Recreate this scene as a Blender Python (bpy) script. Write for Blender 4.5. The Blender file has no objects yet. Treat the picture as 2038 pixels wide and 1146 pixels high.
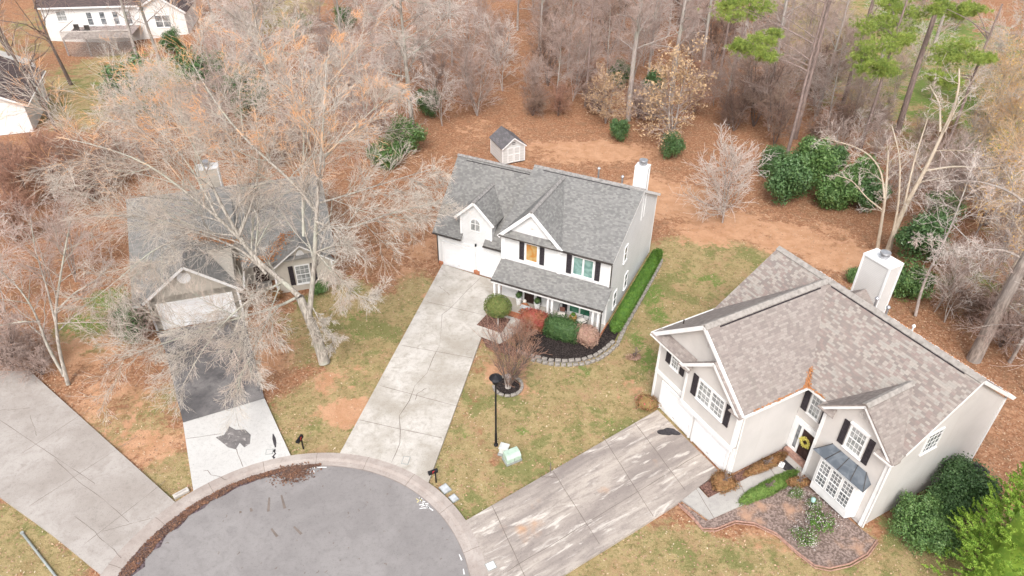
import bpy, math, random
import numpy as np
from mathutils import Vector

C = bpy.context.scene.collection
SC = bpy.context.scene
R_ = math.radians

# ------------------------------------------------------------------ camera
CAMH = 33.0; FPX = 1440.0; PITCH = R_(35.9); ROLL = R_(0.75)
_f = np.array([0, math.cos(PITCH), -math.sin(PITCH)]); _r0 = np.array([1.0, 0, 0]); _u0 = np.cross(_r0, _f)
_r = math.cos(ROLL)*_r0 + math.sin(ROLL)*_u0; _u = -math.sin(ROLL)*_r0 + math.cos(ROLL)*_u0
cam = bpy.data.cameras.new("camera"); camo = bpy.data.objects.new("camera", cam); C.objects.link(camo)
cam.sensor_width = 36; cam.lens = FPX/2038*36; cam.clip_end = 2000; cam.clip_start = 0.5
from mathutils import Matrix
camo.matrix_world = Matrix(((_r[0], _u[0], -_f[0], 0), (_r[1], _u[1], -_f[1], 0), (_r[2], _u[2], -_f[2], CAMH), (0, 0, 0, 1)))
SC.camera = camo

# ------------------------------------------------------------------ light
w = bpy.data.worlds.new("World"); SC.world = w; w.use_nodes = True
nt = w.node_tree; bg = nt.nodes['Background']
sky = nt.nodes.new('ShaderNodeTexSky'); sky.sky_type = 'NISHITA'; sky.sun_disc = False
SUN_EL, SUN_AZ = R_(48), R_(187)        # azimuth: compass style, 0 = +Y, clockwise
sky.sun_elevation = SUN_EL; sky.sun_rotation = SUN_AZ; sky.dust_density = 4; sky.air_density = 1.2; sky.altitude = 200
hs = nt.nodes.new('ShaderNodeHueSaturation'); hs.inputs['Saturation'].default_value = 0.22
nt.links.new(sky.outputs[0], hs.inputs['Color']); nt.links.new(hs.outputs[0], bg.inputs[0]); bg.inputs[1].default_value = 0.15
sl = bpy.data.lights.new("sun", 'SUN'); so = bpy.data.objects.new("sun", sl); C.objects.link(so)
sl.energy = 1.15; sl.angle = R_(18); sl.color = (1, 0.93, 0.86)
sd = Vector((math.sin(SUN_AZ)*math.cos(SUN_EL), math.cos(SUN_AZ)*math.cos(SUN_EL), math.sin(SUN_EL)))
so.rotation_euler = sd.to_track_quat('Z', 'Y').to_euler()
SC.view_settings.view_transform = 'Standard'; SC.view_settings.look = 'None'
SC.view_settings.exposure = 0.82; SC.view_settings.gamma = 1

# ------------------------------------------------------------------ helpers
def G(x, y, z=0.0):
    """where a spot of the ground (or of height z) stands, surveyed from the photograph"""
    d = _f*FPX + _r*(x-1019) - _u*(y-573); t = (z-CAMH)/d[2]
    return Vector((d[0]*t, d[1]*t, z))

def tag(o, label=None, cat=None, group=None, kind=None):
    if label: o['label'] = label
    if cat: o['category'] = cat
    if group: o['group'] = group
    if kind: o['kind'] = kind
    return o

def empty(name, label, cat, loc=(0, 0, 0), rz=0, group=None):
    o = bpy.data.objects.new(name, None); C.objects.link(o)
    o.location = loc; o.rotation_euler = (0, 0, rz); o.empty_display_size = .3
    return tag(o, label, cat, group)

def link_mesh(name, me, parent=None):
    o = bpy.data.objects.new(name, me); C.objects.link(o)
    if parent is not None: o.parent = parent
    return o

def mesh_np(name, V, F, mat, smooth=False):
    """V (n,3), F (m,k) numpy -> mesh, fast"""
    me = bpy.data.meshes.new(name); V = np.ascontiguousarray(V, dtype=np.float32); F = np.ascontiguousarray(F, dtype=np.int32)
    m, k = F.shape
    me.vertices.add(len(V)); me.vertices.foreach_set('co', V.ravel())
    me.loops.add(m*k); me.loops.foreach_set('vertex_index', F.ravel())
    me.polygons.add(m); me.polygons.foreach_set('loop_start', np.arange(0, m*k, k, dtype=np.int32))
    me.polygons.foreach_set('loop_total', np.full(m, k, dtype=np.int32))
    if smooth: me.polygons.foreach_set('use_smooth', np.ones(m, dtype=bool))
    me.update(calc_edges=True)
    if mat: me.materials.append(mat)
    return me

class MB:
    def __init__(s): s.V = []; s.F = []; s.P = []
    def add(s, vs, fs):
        n = len(s.V); s.V += [tuple(v) for v in vs]; s.F += [tuple(i+n for i in f) for f in fs]; s.P.append(([tuple(v) for v in vs], [tuple(f) for f in fs])); return s
    def box(s, x0, x1, y0, y1, z0, z1):
        return s.add([(x0,y0,z0),(x1,y0,z0),(x1,y1,z0),(x0,y1,z0),(x0,y0,z1),(x1,y0,z1),(x1,y1,z1),(x0,y1,z1)],
              [(0,3,2,1),(4,5,6,7),(0,1,5,4),(1,2,6,5),(2,3,7,6),(3,0,4,7)])
    def extr(s, pts, d):
        """closed prism: polygon pts (3D) extruded by vector d"""
        n = len(pts); P = [Vector(p) for p in pts]; d = Vector(d)
        nrm = Vector((0, 0, 0))
        for i in range(n): nrm += P[i].cross(P[(i+1) % n])
        if nrm.dot(d) > 0: P.reverse()
        return s.add(P+[p+d for p in P], [tuple(range(n)), tuple(reversed(range(n, 2*n)))]+[(i, i+n, (i+1) % n+n, (i+1) % n) for i in range(n)])
    def slab(s, pts, t=.1): return s.extr(pts, (0, 0, -t))
    def bar(s, a, b, w, h, up=(0, 0, 1)):
        a = Vector(a); b = Vector(b); d = (b-a).normalized(); up = Vector(up)
        if abs(d.dot(up)) > .95: up = Vector((0, 1, 0))
        x = d.cross(up).normalized(); z = x.cross(d).normalized()
        q = [a-x*w/2-z*h/2, a+x*w/2-z*h/2, a+x*w/2+z*h/2, a-x*w/2+z*h/2]
        return s.extr(q, b-a)
    def tube(s, pts, r, n=8, r1=None):
        P = [Vector(p) for p in pts]; m = len(P); vs = []; fs = []
        for i, p in enumerate(P):
            t = (P[min(i+1, m-1)]-P[max(i-1, 0)]).normalized()
            a = t.cross(Vector((0, 0, 1)) if abs(t.z) < .9 else Vector((1, 0, 0))).normalized(); b = t.cross(a)
            rr = r if r1 is None else r+(r1-r)*i/(m-1)
            vs += [p+a*rr*math.cos(2*math.pi*k/n)+b*rr*math.sin(2*math.pi*k/n) for k in range(n)]
        for i in range(m-1):
            for k in range(n): fs.append((i*n+k, (i+1)*n+k, (i+1)*n+(k+1) % n, i*n+(k+1) % n))
        fs.append(tuple(range(n))); fs.append(tuple((m-1)*n+k for k in reversed(range(n))))
        return s.add(vs, fs)
    def lathe(s, prof, c=(0, 0, 0), n=16):
        """prof: list of (r,z) bottom to top"""
        m = len(prof); vs = [(c[0]+r*math.cos(2*math.pi*k/n), c[1]+r*math.sin(2*math.pi*k/n), c[2]+z) for r, z in prof for k in range(n)]
        fs = [(i*n+k, i*n+(k+1) % n, (i+1)*n+(k+1) % n, (i+1)*n+k) for i in range(m-1) for k in range(n)]
        fs.append(tuple(reversed(range(n)))); fs.append(tuple((m-1)*n+k for k in range(n)))
        return s.add(vs, fs)
    def each(s, name, mat, parent=None):
        for vs, fs in s.P: MB().add(vs, fs).build(name, mat, parent)
    def build(s, name, mat, parent=None, bevel=0, smooth=False):
        me = bpy.data.meshes.new(name); me.from_pydata(s.V, [], s.F); me.update()
        if mat: me.materials.append(mat)
        uv = me.uv_layers.new(name='UV')            # metres: u along the level of each face, v up its slope
        for p in me.polygons:
            nz = p.normal
            h = Vector((0, 0, 1)).cross(nz)
            h = Vector((1, 0, 0)) if h.length < .02 else h.normalized()
            sl_ = nz.cross(h)
            for li in p.loop_indices:
                co = me.vertices[me.loops[li].vertex_index].co
                uv.data[li].uv = (co.dot(h), co.dot(sl_))
        if smooth:
            for p in me.polygons: p.use_smooth = True
        o = link_mesh(name, me, parent)
        if bevel:
            m = o.modifiers.new('bevel', 'BEVEL'); m.width = bevel; m.segments = 2; m.limit_method = 'ANGLE'
        return o

# ------------------------------------------------------------------ materials
class N:
    """tiny node-graph builder"""
    def __init__(s, name, rough=.85, spec=.3, metal=0):
        s.m = bpy.data.materials.new(name); s.m.use_nodes = True; s.t = s.m.node_tree
        s.b = s.t.nodes['Principled BSDF']; s.b.inputs['Roughness'].default_value = rough
        s.b.inputs['Specular IOR Level'].default_value = spec; s.b.inputs['Metallic'].default_value = metal
        s.tc = s.t.nodes.new('ShaderNodeTexCoord')
    def n(s, ty, **kw):
        x = s.t.nodes.new(ty)
        for k, v in kw.items(): setattr(x, k, v)
        return x
    def setin(s, sock, v):
        if isinstance(v, bpy.types.NodeSocket): s.t.links.new(v, sock)
        elif isinstance(v, (tuple, list)) and len(v) == 3 and sock.type == 'RGBA': sock.default_value = (*v, 1)
        else: sock.default_value = v
    def co(s, kind='Object', scale=None):
        o = s.tc.outputs[kind]
        if scale is None: return o
        mp = s.n('ShaderNodeMapping'); mp.inputs['Scale'].default_value = scale; s.t.links.new(o, mp.inputs[0]); return mp.outputs[0]
    def noise(s, scale, detail=3, rough=.55, co=None, dist=0):
        x = s.n('ShaderNodeTexNoise'); x.inputs['Scale'].default_value = scale; x.inputs['Detail'].default_value = detail
        x.inputs['Roughness'].default_value = rough; x.inputs['Distortion'].default_value = dist
        s.t.links.new(co if co is not None else s.co(), x.inputs['Vector']); return x.outputs['Fac']
    def ramp(s, fac, lo, hi, a=0., b=1.):
        x = s.n('ShaderNodeMapRange'); x.interpolation_type = 'SMOOTHSTEP'
        for i, v in zip((0, 1, 2, 3, 4), (fac, lo, hi, a, b)): s.setin(x.inputs[i], v)
        return x.outputs[0]
    def mix(s, fac, a, b, mode='MIX'):
        x = s.n('ShaderNodeMix'); x.data_type = 'RGBA'; x.blend_type = mode
        s.setin(x.inputs['Factor'], fac); s.setin(x.inputs['A'], a); s.setin(x.inputs['B'], b); return x.outputs['Result']
    def math(s, op, a, b=0., c=0.):
        x = s.n('ShaderNodeMath', operation=op)
        s.setin(x.inputs[0], a); s.setin(x.inputs[1], b); s.setin(x.inputs[2], c); return x.outputs[0]
    def attr(s, name):
        x = s.n('ShaderNodeAttribute', attribute_name=name); return x
    def bump(s, h, strength=.3, dist=.05):
        x = s.n('ShaderNodeBump'); x.inputs['Strength'].default_value = strength; x.inputs['Distance'].default_value = dist
        s.t.links.new(h, x.inputs['Height']); s.t.links.new(x.outputs[0], s.b.inputs['Normal'])
    def out(s, col):
        s.setin(s.b.inputs['Base Color'], col); return s.m

def simple(name, col, rough=.7, spec=.3, metal=0, var=.12, scale=3, bump=0):
    """a paint with slight uneven wear"""
    g = N(name, rough, spec, metal); f = g.noise(scale, 4)
    c2 = tuple(max(0, c*(1-var*2)) for c in col); c1 = tuple(min(1, c*(1+var*.4)) for c in col)
    if bump: g.bump(g.noise(scale*6, 3), bump, .02)
    return g.out(g.mix(g.ramp(f, .3, .75), c1, c2))

def siding(name, col, lap=.13, dirt=.1):
    g = N(name, .55, .35)
    uv = g.co('UV'); sp = g.n('ShaderNodeSeparateXYZ'); g.t.links.new(uv, sp.inputs[0])
    v = g.math('FRACT', g.math('DIVIDE', sp.outputs[1], lap))
    groove = g.ramp(v, .0, .14, 1, 0)
    f = g.noise(.7, 4); f2 = g.noise(1.0, 4, co=g.co('Object', (3, 3, .35)))
    c = g.mix(g.ramp(f, .35, .75), col, tuple(x*(1-dirt) for x in col))
    c = g.mix(g.ramp(f2, .55, .8, 0, .5), c, (col[0]*(1-dirt*1.6), col[1]*(1-dirt*1.8), col[2]*(1-dirt*2.2)))
    c = g.mix(g.math('MULTIPLY', groove, .7), c, tuple(x*.42 for x in col))
    g.bump(g.math('MULTIPLY', v, -1.), .6, .02)
    return g.out(c)

def shingles(name, cols, row=.145, tab=.3, streak=.35, block=1.0, moss=(.2, .19, .16)):
    """asphalt shingles: each tab has a tone of its own; blotches and streaks of wear"""
    g = N(name, .92, .15)
    uv = g.co('UV'); sp = g.n('ShaderNodeSeparateXYZ'); g.t.links.new(uv, sp.inputs[0])
    vr = g.math('DIVIDE', sp.outputs[1], row); ri = g.math('FLOOR', vr)
    wn0 = g.n('ShaderNodeTexWhiteNoise', noise_dimensions='1D'); g.t.links.new(ri, wn0.inputs['W'])
    ux = g.math('ADD', g.math('DIVIDE', sp.outputs[0], tab), g.math('MULTIPLY', wn0.outputs['Value'], 37.3))
    ci = g.math('FLOOR', ux)
    cb = g.n('ShaderNodeCombineXYZ'); g.t.links.new(ci, cb.inputs[0]); g.t.links.new(ri, cb.inputs[1])
    wn = g.n('ShaderNodeTexWhiteNoise', noise_dimensions='3D'); g.t.links.new(cb.outputs[0], wn.inputs['Vector'])
    cr = g.n('ShaderNodeValToRGB'); cr.color_ramp.interpolation = 'CONSTANT'
    e = cr.color_ramp.elements; e[0].color = (*cols[0], 1); e[0].position = 0; e[1].color = (*cols[1], 1); e[1].position = 1/len(cols)
    for i, c in enumerate(cols[2:], 2): x = e.new(i/len(cols)); x.color = (*c, 1)
    g.t.links.new(wn.outputs['Value'], cr.inputs[0])
    mean = tuple(sum(c[i] for c in cols)/len(cols) for i in range(3))
    c = g.mix(1-block, cr.outputs[0], mean)
    big = g.noise(.45, 4, co=g.co('UV')); st = g.noise(1, 4, co=g.co('UV', (1.6, .3, 1)))
    c = g.mix(g.ramp(big, .35, .7, 0, .2), c, tuple(x*1.22 for x in mean))
    c = g.mix(g.ramp(st, .5, .78, 0, streak), c, moss)
    fine = g.noise(9, 3, .7, co=g.co('UV'))
    c = g.mix(g.ramp(fine, .35, .7, 0, .3), c, tuple(x*.72 for x in mean))
    edge = g.ramp(g.math('FRACT', vr), 0, .16, 1, 0)
    c = g.mix(g.math('MULTIPLY', edge, .35), c, tuple(x*.5 for x in mean))
    gap = g.ramp(g.math('FRACT', ux), 0, .06, 1, 0)
    c = g.mix(g.math('MULTIPLY', gap, .25), c, tuple(x*.5 for x in mean))
    g.bump(g.math('ADD', g.math('FRACT', vr), g.math('MULTIPLY', wn.outputs['Value'], .5)), .5, .015)
    return g.out(c)

def concrete(name, col, stain, stain_amt=.5, light=None, rust=0, scale=.35, stretch=(1, 1, 1), rz=0):
    g = N(name, .9, .2)
    mp = g.n('ShaderNodeMapping'); mp.inputs['Rotation'].default_value = (0, 0, rz); g.t.links.new(g.co(), mp.inputs[0])
    mp2 = g.n('ShaderNodeMapping'); mp2.inputs['Scale'].default_value = stretch; g.t.links.new(mp.outputs[0], mp2.inputs[0]); cc = mp2.outputs[0]
    f1 = g.noise(scale, 6, .6, cc, .4); f2 = g.noise(scale*5, 6, .65, cc, .6); f3 = g.noise(19, 3)
    c = g.mix(g.ramp(f1, .35, .7, 0, stain_amt), col, stain)
    c = g.mix(g.ramp(f2, .42, .72, 0, stain_amt*.85), c, stain)
    if light: c = g.mix(g.ramp(g.noise(scale*3.1, 6, .6, cc, .8), .54, .66, 0, .8), c, light)
    if rust: c = g.mix(g.ramp(g.noise(.33, 4), .6, .75, 0, rust), c, (.5, .3, .18))
    c = g.mix(g.ramp(f3, .55, .75, 0, .5), c, tuple(x*.5 for x in stain))
    c = g.mix(g.ramp(g.noise(5, 5, .7), .3, .5, .22, 0), c, tuple(x*.45 for x in stain))
    g.bump(g.noise(18, 4), .25, .01)
    return g.out(c)

def foliage(name, cols, rough=.6, scale=1.3, spec=.25):
    g = N(name, rough, spec)
    a = g.noise(scale, 3); b = g.noise(scale*9, 2)
    c = g.mix(g.ramp(a, .35, .65), cols[0], cols[1])
    c = g.mix(g.ramp(b, .5, .75, 0, .75), c, cols[2])
    oi = g.n('ShaderNodeNewGeometry')
    rnd_ = oi.outputs['Random Per Island']; c = g.mix(g.ramp(rnd_, .3, 1, 0, .5), c, cols[3] if len(cols) > 3 else cols[1])
    c = g.mix(g.ramp(rnd_, .8, .95, 0, .6), c, cols[2]); c = g.mix(g.ramp(rnd_, .25, .0, 0, .55), c, tuple(x*.45 for x in cols[0]))
    return g.out(c)

def bark(name, c1, c2, c3=None, top=None, z0=6, z1=14):
    g = N(name, .95, .1)
    a = g.noise(2.2, 5, .65, co=g.co('Object', (4, 4, .7))); c = g.mix(g.ramp(a, .38, .6), c1, c2)
    if c3: c = g.mix(g.ramp(g.noise(.35, 3), .45, .62, 0, .8), c, c3)
    if top:   # orange sunlight on the upper crown, painted into the colour by height
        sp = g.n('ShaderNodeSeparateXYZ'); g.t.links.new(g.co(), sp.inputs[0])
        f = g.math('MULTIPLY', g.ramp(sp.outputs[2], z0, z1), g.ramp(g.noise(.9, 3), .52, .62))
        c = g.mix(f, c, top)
    g.bump(a, .5, .03)
    return g.out(c)

m_white = siding('white_siding', (.73, .735, .74), .12, .07)
m_beige = siding('beige_siding', (.62, .598, .58), .11, .08)
m_stucco = simple('beige_stucco', (.60, .57, .545), .9, var=.05, scale=.8, bump=.15)
m_trim = simple('white_trim', (.82, .82, .82), .5, var=.04, scale=2)
m_gdoor = simple('garage_door_white', (.86, .86, .87), .5, var=.04, scale=1.2)
m_lsid = siding('tan_siding', (.52, .48, .42), .11, .1)
m_fsid = siding('far_siding', (.78, .76, .74), .14, .08)
m_shut = simple('dark_shutter', (.045, .038, .045), .6, var=.25, scale=9)
m_doorr = simple('dark_brown_door', (.05, .028, .025), .45, var=.2)
m_black = simple('black_metal', (.018, .018, .022), .45, metal=.3)
m_gutter = simple('dark_gutter', (.07, .06, .055), .5, var=.3)
m_gutterw = simple('white_gutter', (.8, .79, .77), .5, var=.1)
m_metal = simple('galvanised', (.5, .5, .52), .35, metal=.7)
m_brick = simple('red_brick_edge', (.48, .2, .11), .9, var=.2, scale=9)
m_brickd = simple('dull_brick_edge', (.40, .24, .19), .9, var=.2, scale=7)
m_roofC = shingles('grey_shingles', [(.175, .172, .168), (.22, .216, .21), (.27, .265, .255), (.195, .192, .188), (.245, .24, .232)], .13, .2, .2)
m_roofR = shingles('tan_shingles', [(.32, .272, .248), (.255, .212, .194), (.385, .345, .31), (.285, .222, .204), (.355, .33, .30), (.235, .20, .186)], .13, .24, .12, 1.)
m_roofRg = shingles('weathered_shingles', [(.305, .262, .242), (.245, .21, .196), (.28, .24, .222), (.34, .302, .277)], .13, .24, .25, 1.)
m_roofS = shingles('shed_shingles', [(.15, .14, .15), (.18, .17, .18), (.13, .125, .13)], .145, .34, .1)
m_roofL = shingles('left_grey_shingles', [(.235, .228, .218), (.30, .292, .278), (.27, .262, .25)], .145, .34, .3)
m_roofD = shingles('brown_shingles', [(.10, .075, .075), (.13, .095, .09), (.085, .07, .07)], .145, .34, .2, moss=(.1, .08, .08))
m_capC = simple('grey_ridge_cap', (.30, .285, .275), .9, var=.2, scale=5)
m_capR = simple('tan_ridge_cap', (.36, .33, .305), .9, var=.15, scale=4)
def glass(name, col, rough=.08, curtain=None):
    g = N(name, rough, .6)
    c = g.mix(g.ramp(g.noise(1.6, 3, dist=1), .35, .65), col, curtain or tuple(x*.5 for x in col)); return g.out(c)
m_glass = glass('dark_glass', (.10, .11, .12), .08, (.28, .29, .3))
m_glassd = glass('deep_glass', (.03, .045, .05), .05, (.08, .11, .11))
m_teal = glass('teal_glass', (.13, .24, .22), .06, (.24, .38, .35))
m_green = glass('green_glass', (.03, .15, .09), .06, (.10, .26, .17))
m_amber = glass('amber_glass', (.46, .20, .05), .1, (.48, .34, .15))
m_curt = glass('curtained_glass', (.20, .21, .21), .1, (.40, .41, .41))
m_baym = glass('blue_grey_metal', (.085, .10, .12), .4, (.15, .17, .195))
m_cC = concrete('pale_concrete', (.58, .55, .515), (.37, .335, .29), .95)
m_cR = concrete('stained_concrete', (.47, .415, .37), (.25, .215, .20), .98, (.66, .61, .56), 1, .3, (.45, 2.2, 1), R_(-33))
m_cL = concrete('greyish_concrete', (.56, .55, .535), (.44, .425, .41), .35)
m_cLL = concrete('old_concrete', (.43, .395, .37), (.31, .275, .25), .8, None, 0, .25)
m_curb = concrete('curb_concrete', (.43, .38, .35), (.31, .26, .235), .8)
m_asph = concrete('old_asphalt', (.29, .272, .268), (.215, .20, .198), .8, None, 0, .25)
m_walk = concrete('walk_concrete', (.45, .43, .405), (.33, .31, .30), .6)
m_cDark = concrete('dark_concrete', (.27, .255, .25), (.11, .105, .11), .95, None, 0, .3)  # darker concrete for the upper part of the left driveway
m_crack = simple('crack_dark', (.20, .165, .145), .95)
m_stain = simple('black_patch', (.055, .05, .055), .9, var=.3, scale=4)
m_patch = concrete('grey_patch', (.22, .205, .20), (.13, .12, .12), .8, (.4, .37, .36), 0, .9)
m_paint = simple('white_paint', (.8, .8, .8), .8, var=.15, scale=20)
m_painty = simple('yellow_paint', (.62, .55, .3), .8, var=.3, scale=20)
m_mulch = N('dark_mulch', .95, .1); m_mulch.bump(m_mulch.noise(14, 4), .8, .06)
m_mulch = m_mulch.out(m_mulch.mix(m_mulch.ramp(m_mulch.noise(11, 4), .4, .7), (.022, .018, .018), (.075, .06, .055)))
m_mulchb = N('brown_mulch', .95, .1); m_mulchb.bump(m_mulchb.noise(14, 4), .8, .06)
m_mulchb = m_mulchb.out(m_mulchb.mix(m_mulchb.ramp(m_mulchb.noise(9, 5), .38, .66), (.10, .055, .045), (.26, .15, .12)))
m_bedr = N('old_mulch', .95, .1); m_bedr.bump(m_bedr.noise(14, 4), .7, .05)
m_bedr = m_bedr.out(m_bedr.mix(m_bedr.ramp(m_bedr.noise(.5, 4), .56, .74), m_bedr.mix(m_bedr.ramp(m_bedr.noise(9, 5), .38, .66), (.15, .11, .095), (.34, .26, .23)), (.47, .29, .2)))
m_stone = simple('edging_stone', (.34, .31, .28), .9, var=.25, scale=5, bump=.3)
m_mulch.name = 'dark_mulch'

# ------------------------------------------------------------------ ground (one sheet)
CUL = Vector((-10.62, 18.86, 0)); RC, RI = 9.83, 8.93
BL = []   # (channel, x, y, rx, ry, amount)   grass / dirt / green
def blob(ch, px, py, rx, ry, amt=1.0):
    c = G(px, py); a = abs(G(px+rx, py).x-G(px-rx, py).x)/2; b = abs(G(px, max(py-ry, -250)).y-G(px, py+ry).y)/2
    BL.append((ch, c.x, c.y, a, b, amt))
for a in [(1080,800,190,130),(1000,980,160,70),(1230,720,170,110),(1360,560,110,95),(1430,520,130,60),(1210,830,160,80),(900,900,70,90),(1290,640,90,130),
          (1300,1120,220,90),(1600,1130,260,70),(1900,1060,170,60),(1850,1150,200,80),
          (760,760,120,170),(700,850,110,80),(620,840,90,90),(830,620,70,80),(680,640,110,90),
          (330,950,60,60),(60,60,110,110,.5),(120,150,120,70,.5),(200,120,110,50,.6),(280,830,150,90,.6),(440,760,80,60,.5),(200,650,90,60),(250,170,180,70),(560,20,70,40),(40,1060,90,90),(110,1130,60,40),(1850,130,260,200,.9),(1980,330,140,140,.9),(1650,120,110,140,.5),(1950,560,110,90,.5),(1700,120,120,100,.35)]:
    blob('grass', *a)
for a in [(1180,300,140,24),(1330,390,90,45),(1440,450,110,35),(1560,470,110,35),(1660,500,80,40),(900,560,60,60,.7),(850,480,60,60,.6),(700,820,75,32),(670,760,70,40,.5),(240,790,110,80,.6),(300,890,100,60,.6),(420,790,80,60,.8),(150,700,110,60,.7),
          (250,640,60,50,.4),(480,700,120,50,.7),(1980,900,110,170,.35),(1870,800,130,90,.4),(985,740,26,26,.9),(1045,770,26,22,.8),(880,740,18,60,.4),(820,470,60,90,.5),(1600,1060,130,40,.7),(1420,1010,60,30,.7),(1290,780,60,30,.5),(990,270,110,40,.4),(760,930,20,10,.8)]:
    blob('dirt', *a)
for a in [(1300,600,26,70,.9),(1280,680,26,50,.8),(1410,560,40,18,.9),(1070,860,60,18,.5),(1230,850,60,18,.5),(180,650,70,40,.9),(210,600,60,30,.8),(680,640,90,40,.5),(1100,920,60,20,.4),(1380,1040,80,30,.3),(1640,600,20,20,.3),(920,870,40,60,.35),
          (640,700,60,40,.5),(1940,220,160,160,.8),(1880,60,140,90,.8),(1760,170,90,120,.6),(1750,600,120,80,.3),(300,150,140,50,.5),(1150,740,80,16,.5),(1480,1010,60,20,.5),(1940,560,90,90,.6),(1700,210,60,60,.4),(1330,520,60,40,.4)]:
    blob('green', *a)
xs = np.concatenate([[-600,-400,-250,-170,-130], np.arange(-100,-45,1.0), np.arange(-45,45,.4), np.arange(45,100,1.0), [130,170,250,400,600]])
ys = np.concatenate([[-120,-40,0], np.arange(8,80,.4), np.arange(80,150,1.0), [160,180,220,300,450,700]])
X, Y = np.meshgrid(xs, ys); nx, ny = len(xs), len(ys)
rng = np.random.default_rng(5)
Zg = 0.035*np.sin(X*.9+np.sin(Y*.7)*1.3)*np.sin(Y*.8+1.2)
DIP = G(190, 90)
def dip(x, y): return -1.5*np.exp(-((x-DIP.x)**2+(y-DIP.y)**2)/(2*7.5**2))   # the ground falls away under the far deck
Zg = Zg+dip(X, Y)
V = np.stack([X, Y, Zg-.05], -1).reshape(-1, 3)
ii = np.arange(nx*ny).reshape(ny, nx)
F = np.stack([ii[:-1,:-1], ii[:-1,1:], ii[1:,1:], ii[1:,:-1]], -1).reshape(-1, 4)
acc = {'grass': np.zeros(nx*ny), 'dirt': np.zeros(nx*ny), 'green': np.zeros(nx*ny)}
for ch, cx, cy, rx, ry, am in BL:
    d = np.sqrt(((V[:,0]-cx)/rx)**2+((V[:,1]-cy)/ry)**2)
    acc[ch] = np.maximum(acc[ch], am*np.clip((1.5-d)/1.0, 0, 1))
def ground_mat():
    g = N('ground', 1.0, .05)
    def at(n): return g.attr(n).outputs['Fac']
    wob = g.math('MULTIPLY', g.math('SUBTRACT', g.noise(.35, 8, .68), .5), 3.2)
    wob2 = g.math('MULTIPLY', g.math('SUBTRACT', g.noise(1.9, 6, .72), .5), 2.2)
    wv = g.math('ADD', wob, wob2)
    n1 = g.noise(7, 4, .7); n2 = g.noise(1.1, 5, .6); n3 = g.noise(20, 2, .7)
    vor = g.n('ShaderNodeTexVoronoi'); vor.inputs['Scale'].default_value = 5.5; g.t.links.new(g.co(), vor.inputs['Vector'])
    vs = g.n('ShaderNodeSeparateColor'); g.t.links.new(vor.outputs['Color'], vs.inputs[0])
    leaf = g.mix(g.ramp(n1, .35, .68), (.235, .108, .06), (.43, .23, .135))
    leaf = g.mix(g.ramp(vs.outputs[0], .55, 1, 0, .55), leaf, (.52, .31, .19))
    leaf = g.mix(g.ramp(n2, .45, .7, 0, .6), leaf, (.27, .17, .105))
    dirt = g.mix(g.ramp(n2, .35, .65), (.56, .33, .205), (.47, .26, .15))
    dirt = g.mix(g.ramp(n1, .5, .75, 0, .5), dirt, (.38, .215, .14))
    gr = g.mix(g.ramp(n2, .38, .62), (.39, .30, .155), (.29, .215, .105))
    gr = g.mix(g.ramp(n3, .4, .7, 0, .7), gr, (.46, .37, .21))
    gr = g.mix(g.ramp(n1, .5, .75, 0, .5), gr, (.20, .17, .07)); n5 = g.noise(.28, 7, .7)
    gr = g.mix(g.ramp(n5, .51, .58, 0, .75), gr, (.175, .195, .07)); gr = g.mix(g.ramp(g.noise(.6, 7, .75), .53, .62, 0, .7), gr, (.40, .26, .155)); gr = g.mix(g.ramp(g.noise(3.4, 4, .75), .52, .62, 0, .6), gr, (.14, .145, .05))
    gn = g.mix(g.ramp(n1, .35, .65), (.11, .19, .045), (.16, .24, .06))
    c = g.mix(g.ramp(g.math('ADD', at('grass'), g.math('MULTIPLY', wv, .55)), .35, .62), leaf, gr)
    c = g.mix(g.ramp(g.math('ADD', at('green'), g.math('MULTIPLY', wv, .9)), .5, .85, 0, .85), c, gn)
    c = g.mix(g.ramp(g.math('ADD', at('dirt'), g.math('MULTIPLY', wv, .8)), .4, .75), c, dirt)
    g.bump(g.math('ADD', n1, g.math('MULTIPLY', n3, .6)), .9, .07)
    return g.out(c)
me = mesh_np('ground', V, F, ground_mat(), True)
for k, v in acc.items():
    a = me.attributes.new(k, 'FLOAT', 'POINT'); a.data.foreach_set('value', v.astype(np.float32))
tag(link_mesh('ground', me), kind='structure')

def flat(name, pts, z, mat, thick=.0, parent=None):
    """sheet or slab over a polygon of ground points"""
    b = MB(); P = [(p[0], p[1], z) for p in pts]
    if thick: b.extr(P, (0, 0, -thick))
    else:
        ar = sum(P[i][0]*P[(i+1) % len(P)][1]-P[(i+1) % len(P)][0]*P[i][1] for i in range(len(P)))
        if ar < 0: P.reverse()
        b.add(P, [tuple(range(len(P)))])
    return b.build(name, mat, parent)
def strip(b, pts, wd, z, jit=0, seed=1):
    rnd = random.Random(seed); P = [Vector((p[0], p[1], z)) for p in pts]; L = []; Rr = []
    for i, p in enumerate(P):
        t = (P[min(i+1, len(P)-1)]-P[max(i-1, 0)]).normalized(); n_ = Vector((-t.y, t.x, 0)); ww = wd/2*(1+rnd.uniform(-jit, jit))
        L.append(p+n_*ww); Rr.append(p-n_*ww)
    for i in range(len(P)-1): b.add([Rr[i], Rr[i+1], L[i+1], L[i]], [(0, 1, 2, 3)])
    return b
def wiggle(a, c, n, amp, seed):
    rnd = random.Random(seed); a = Vector(a); c = Vector(c); t = (c-a); nn = Vector((-t.y, t.x, 0)).normalized(); off = 0; out = []
    for i in range(n+1):
        off += rnd.uniform(-amp, amp); off *= .9
        out.append(a+t*i/n+nn*off*(0 if i in (0,) else 1))
    return out
def ring(r, a0, a1, n): return [(CUL.x+r*math.cos(a0+(a1-a0)*i/n), CUL.y+r*math.sin(a0+(a1-a0)*i/n)) for i in range(n+1)]
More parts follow.
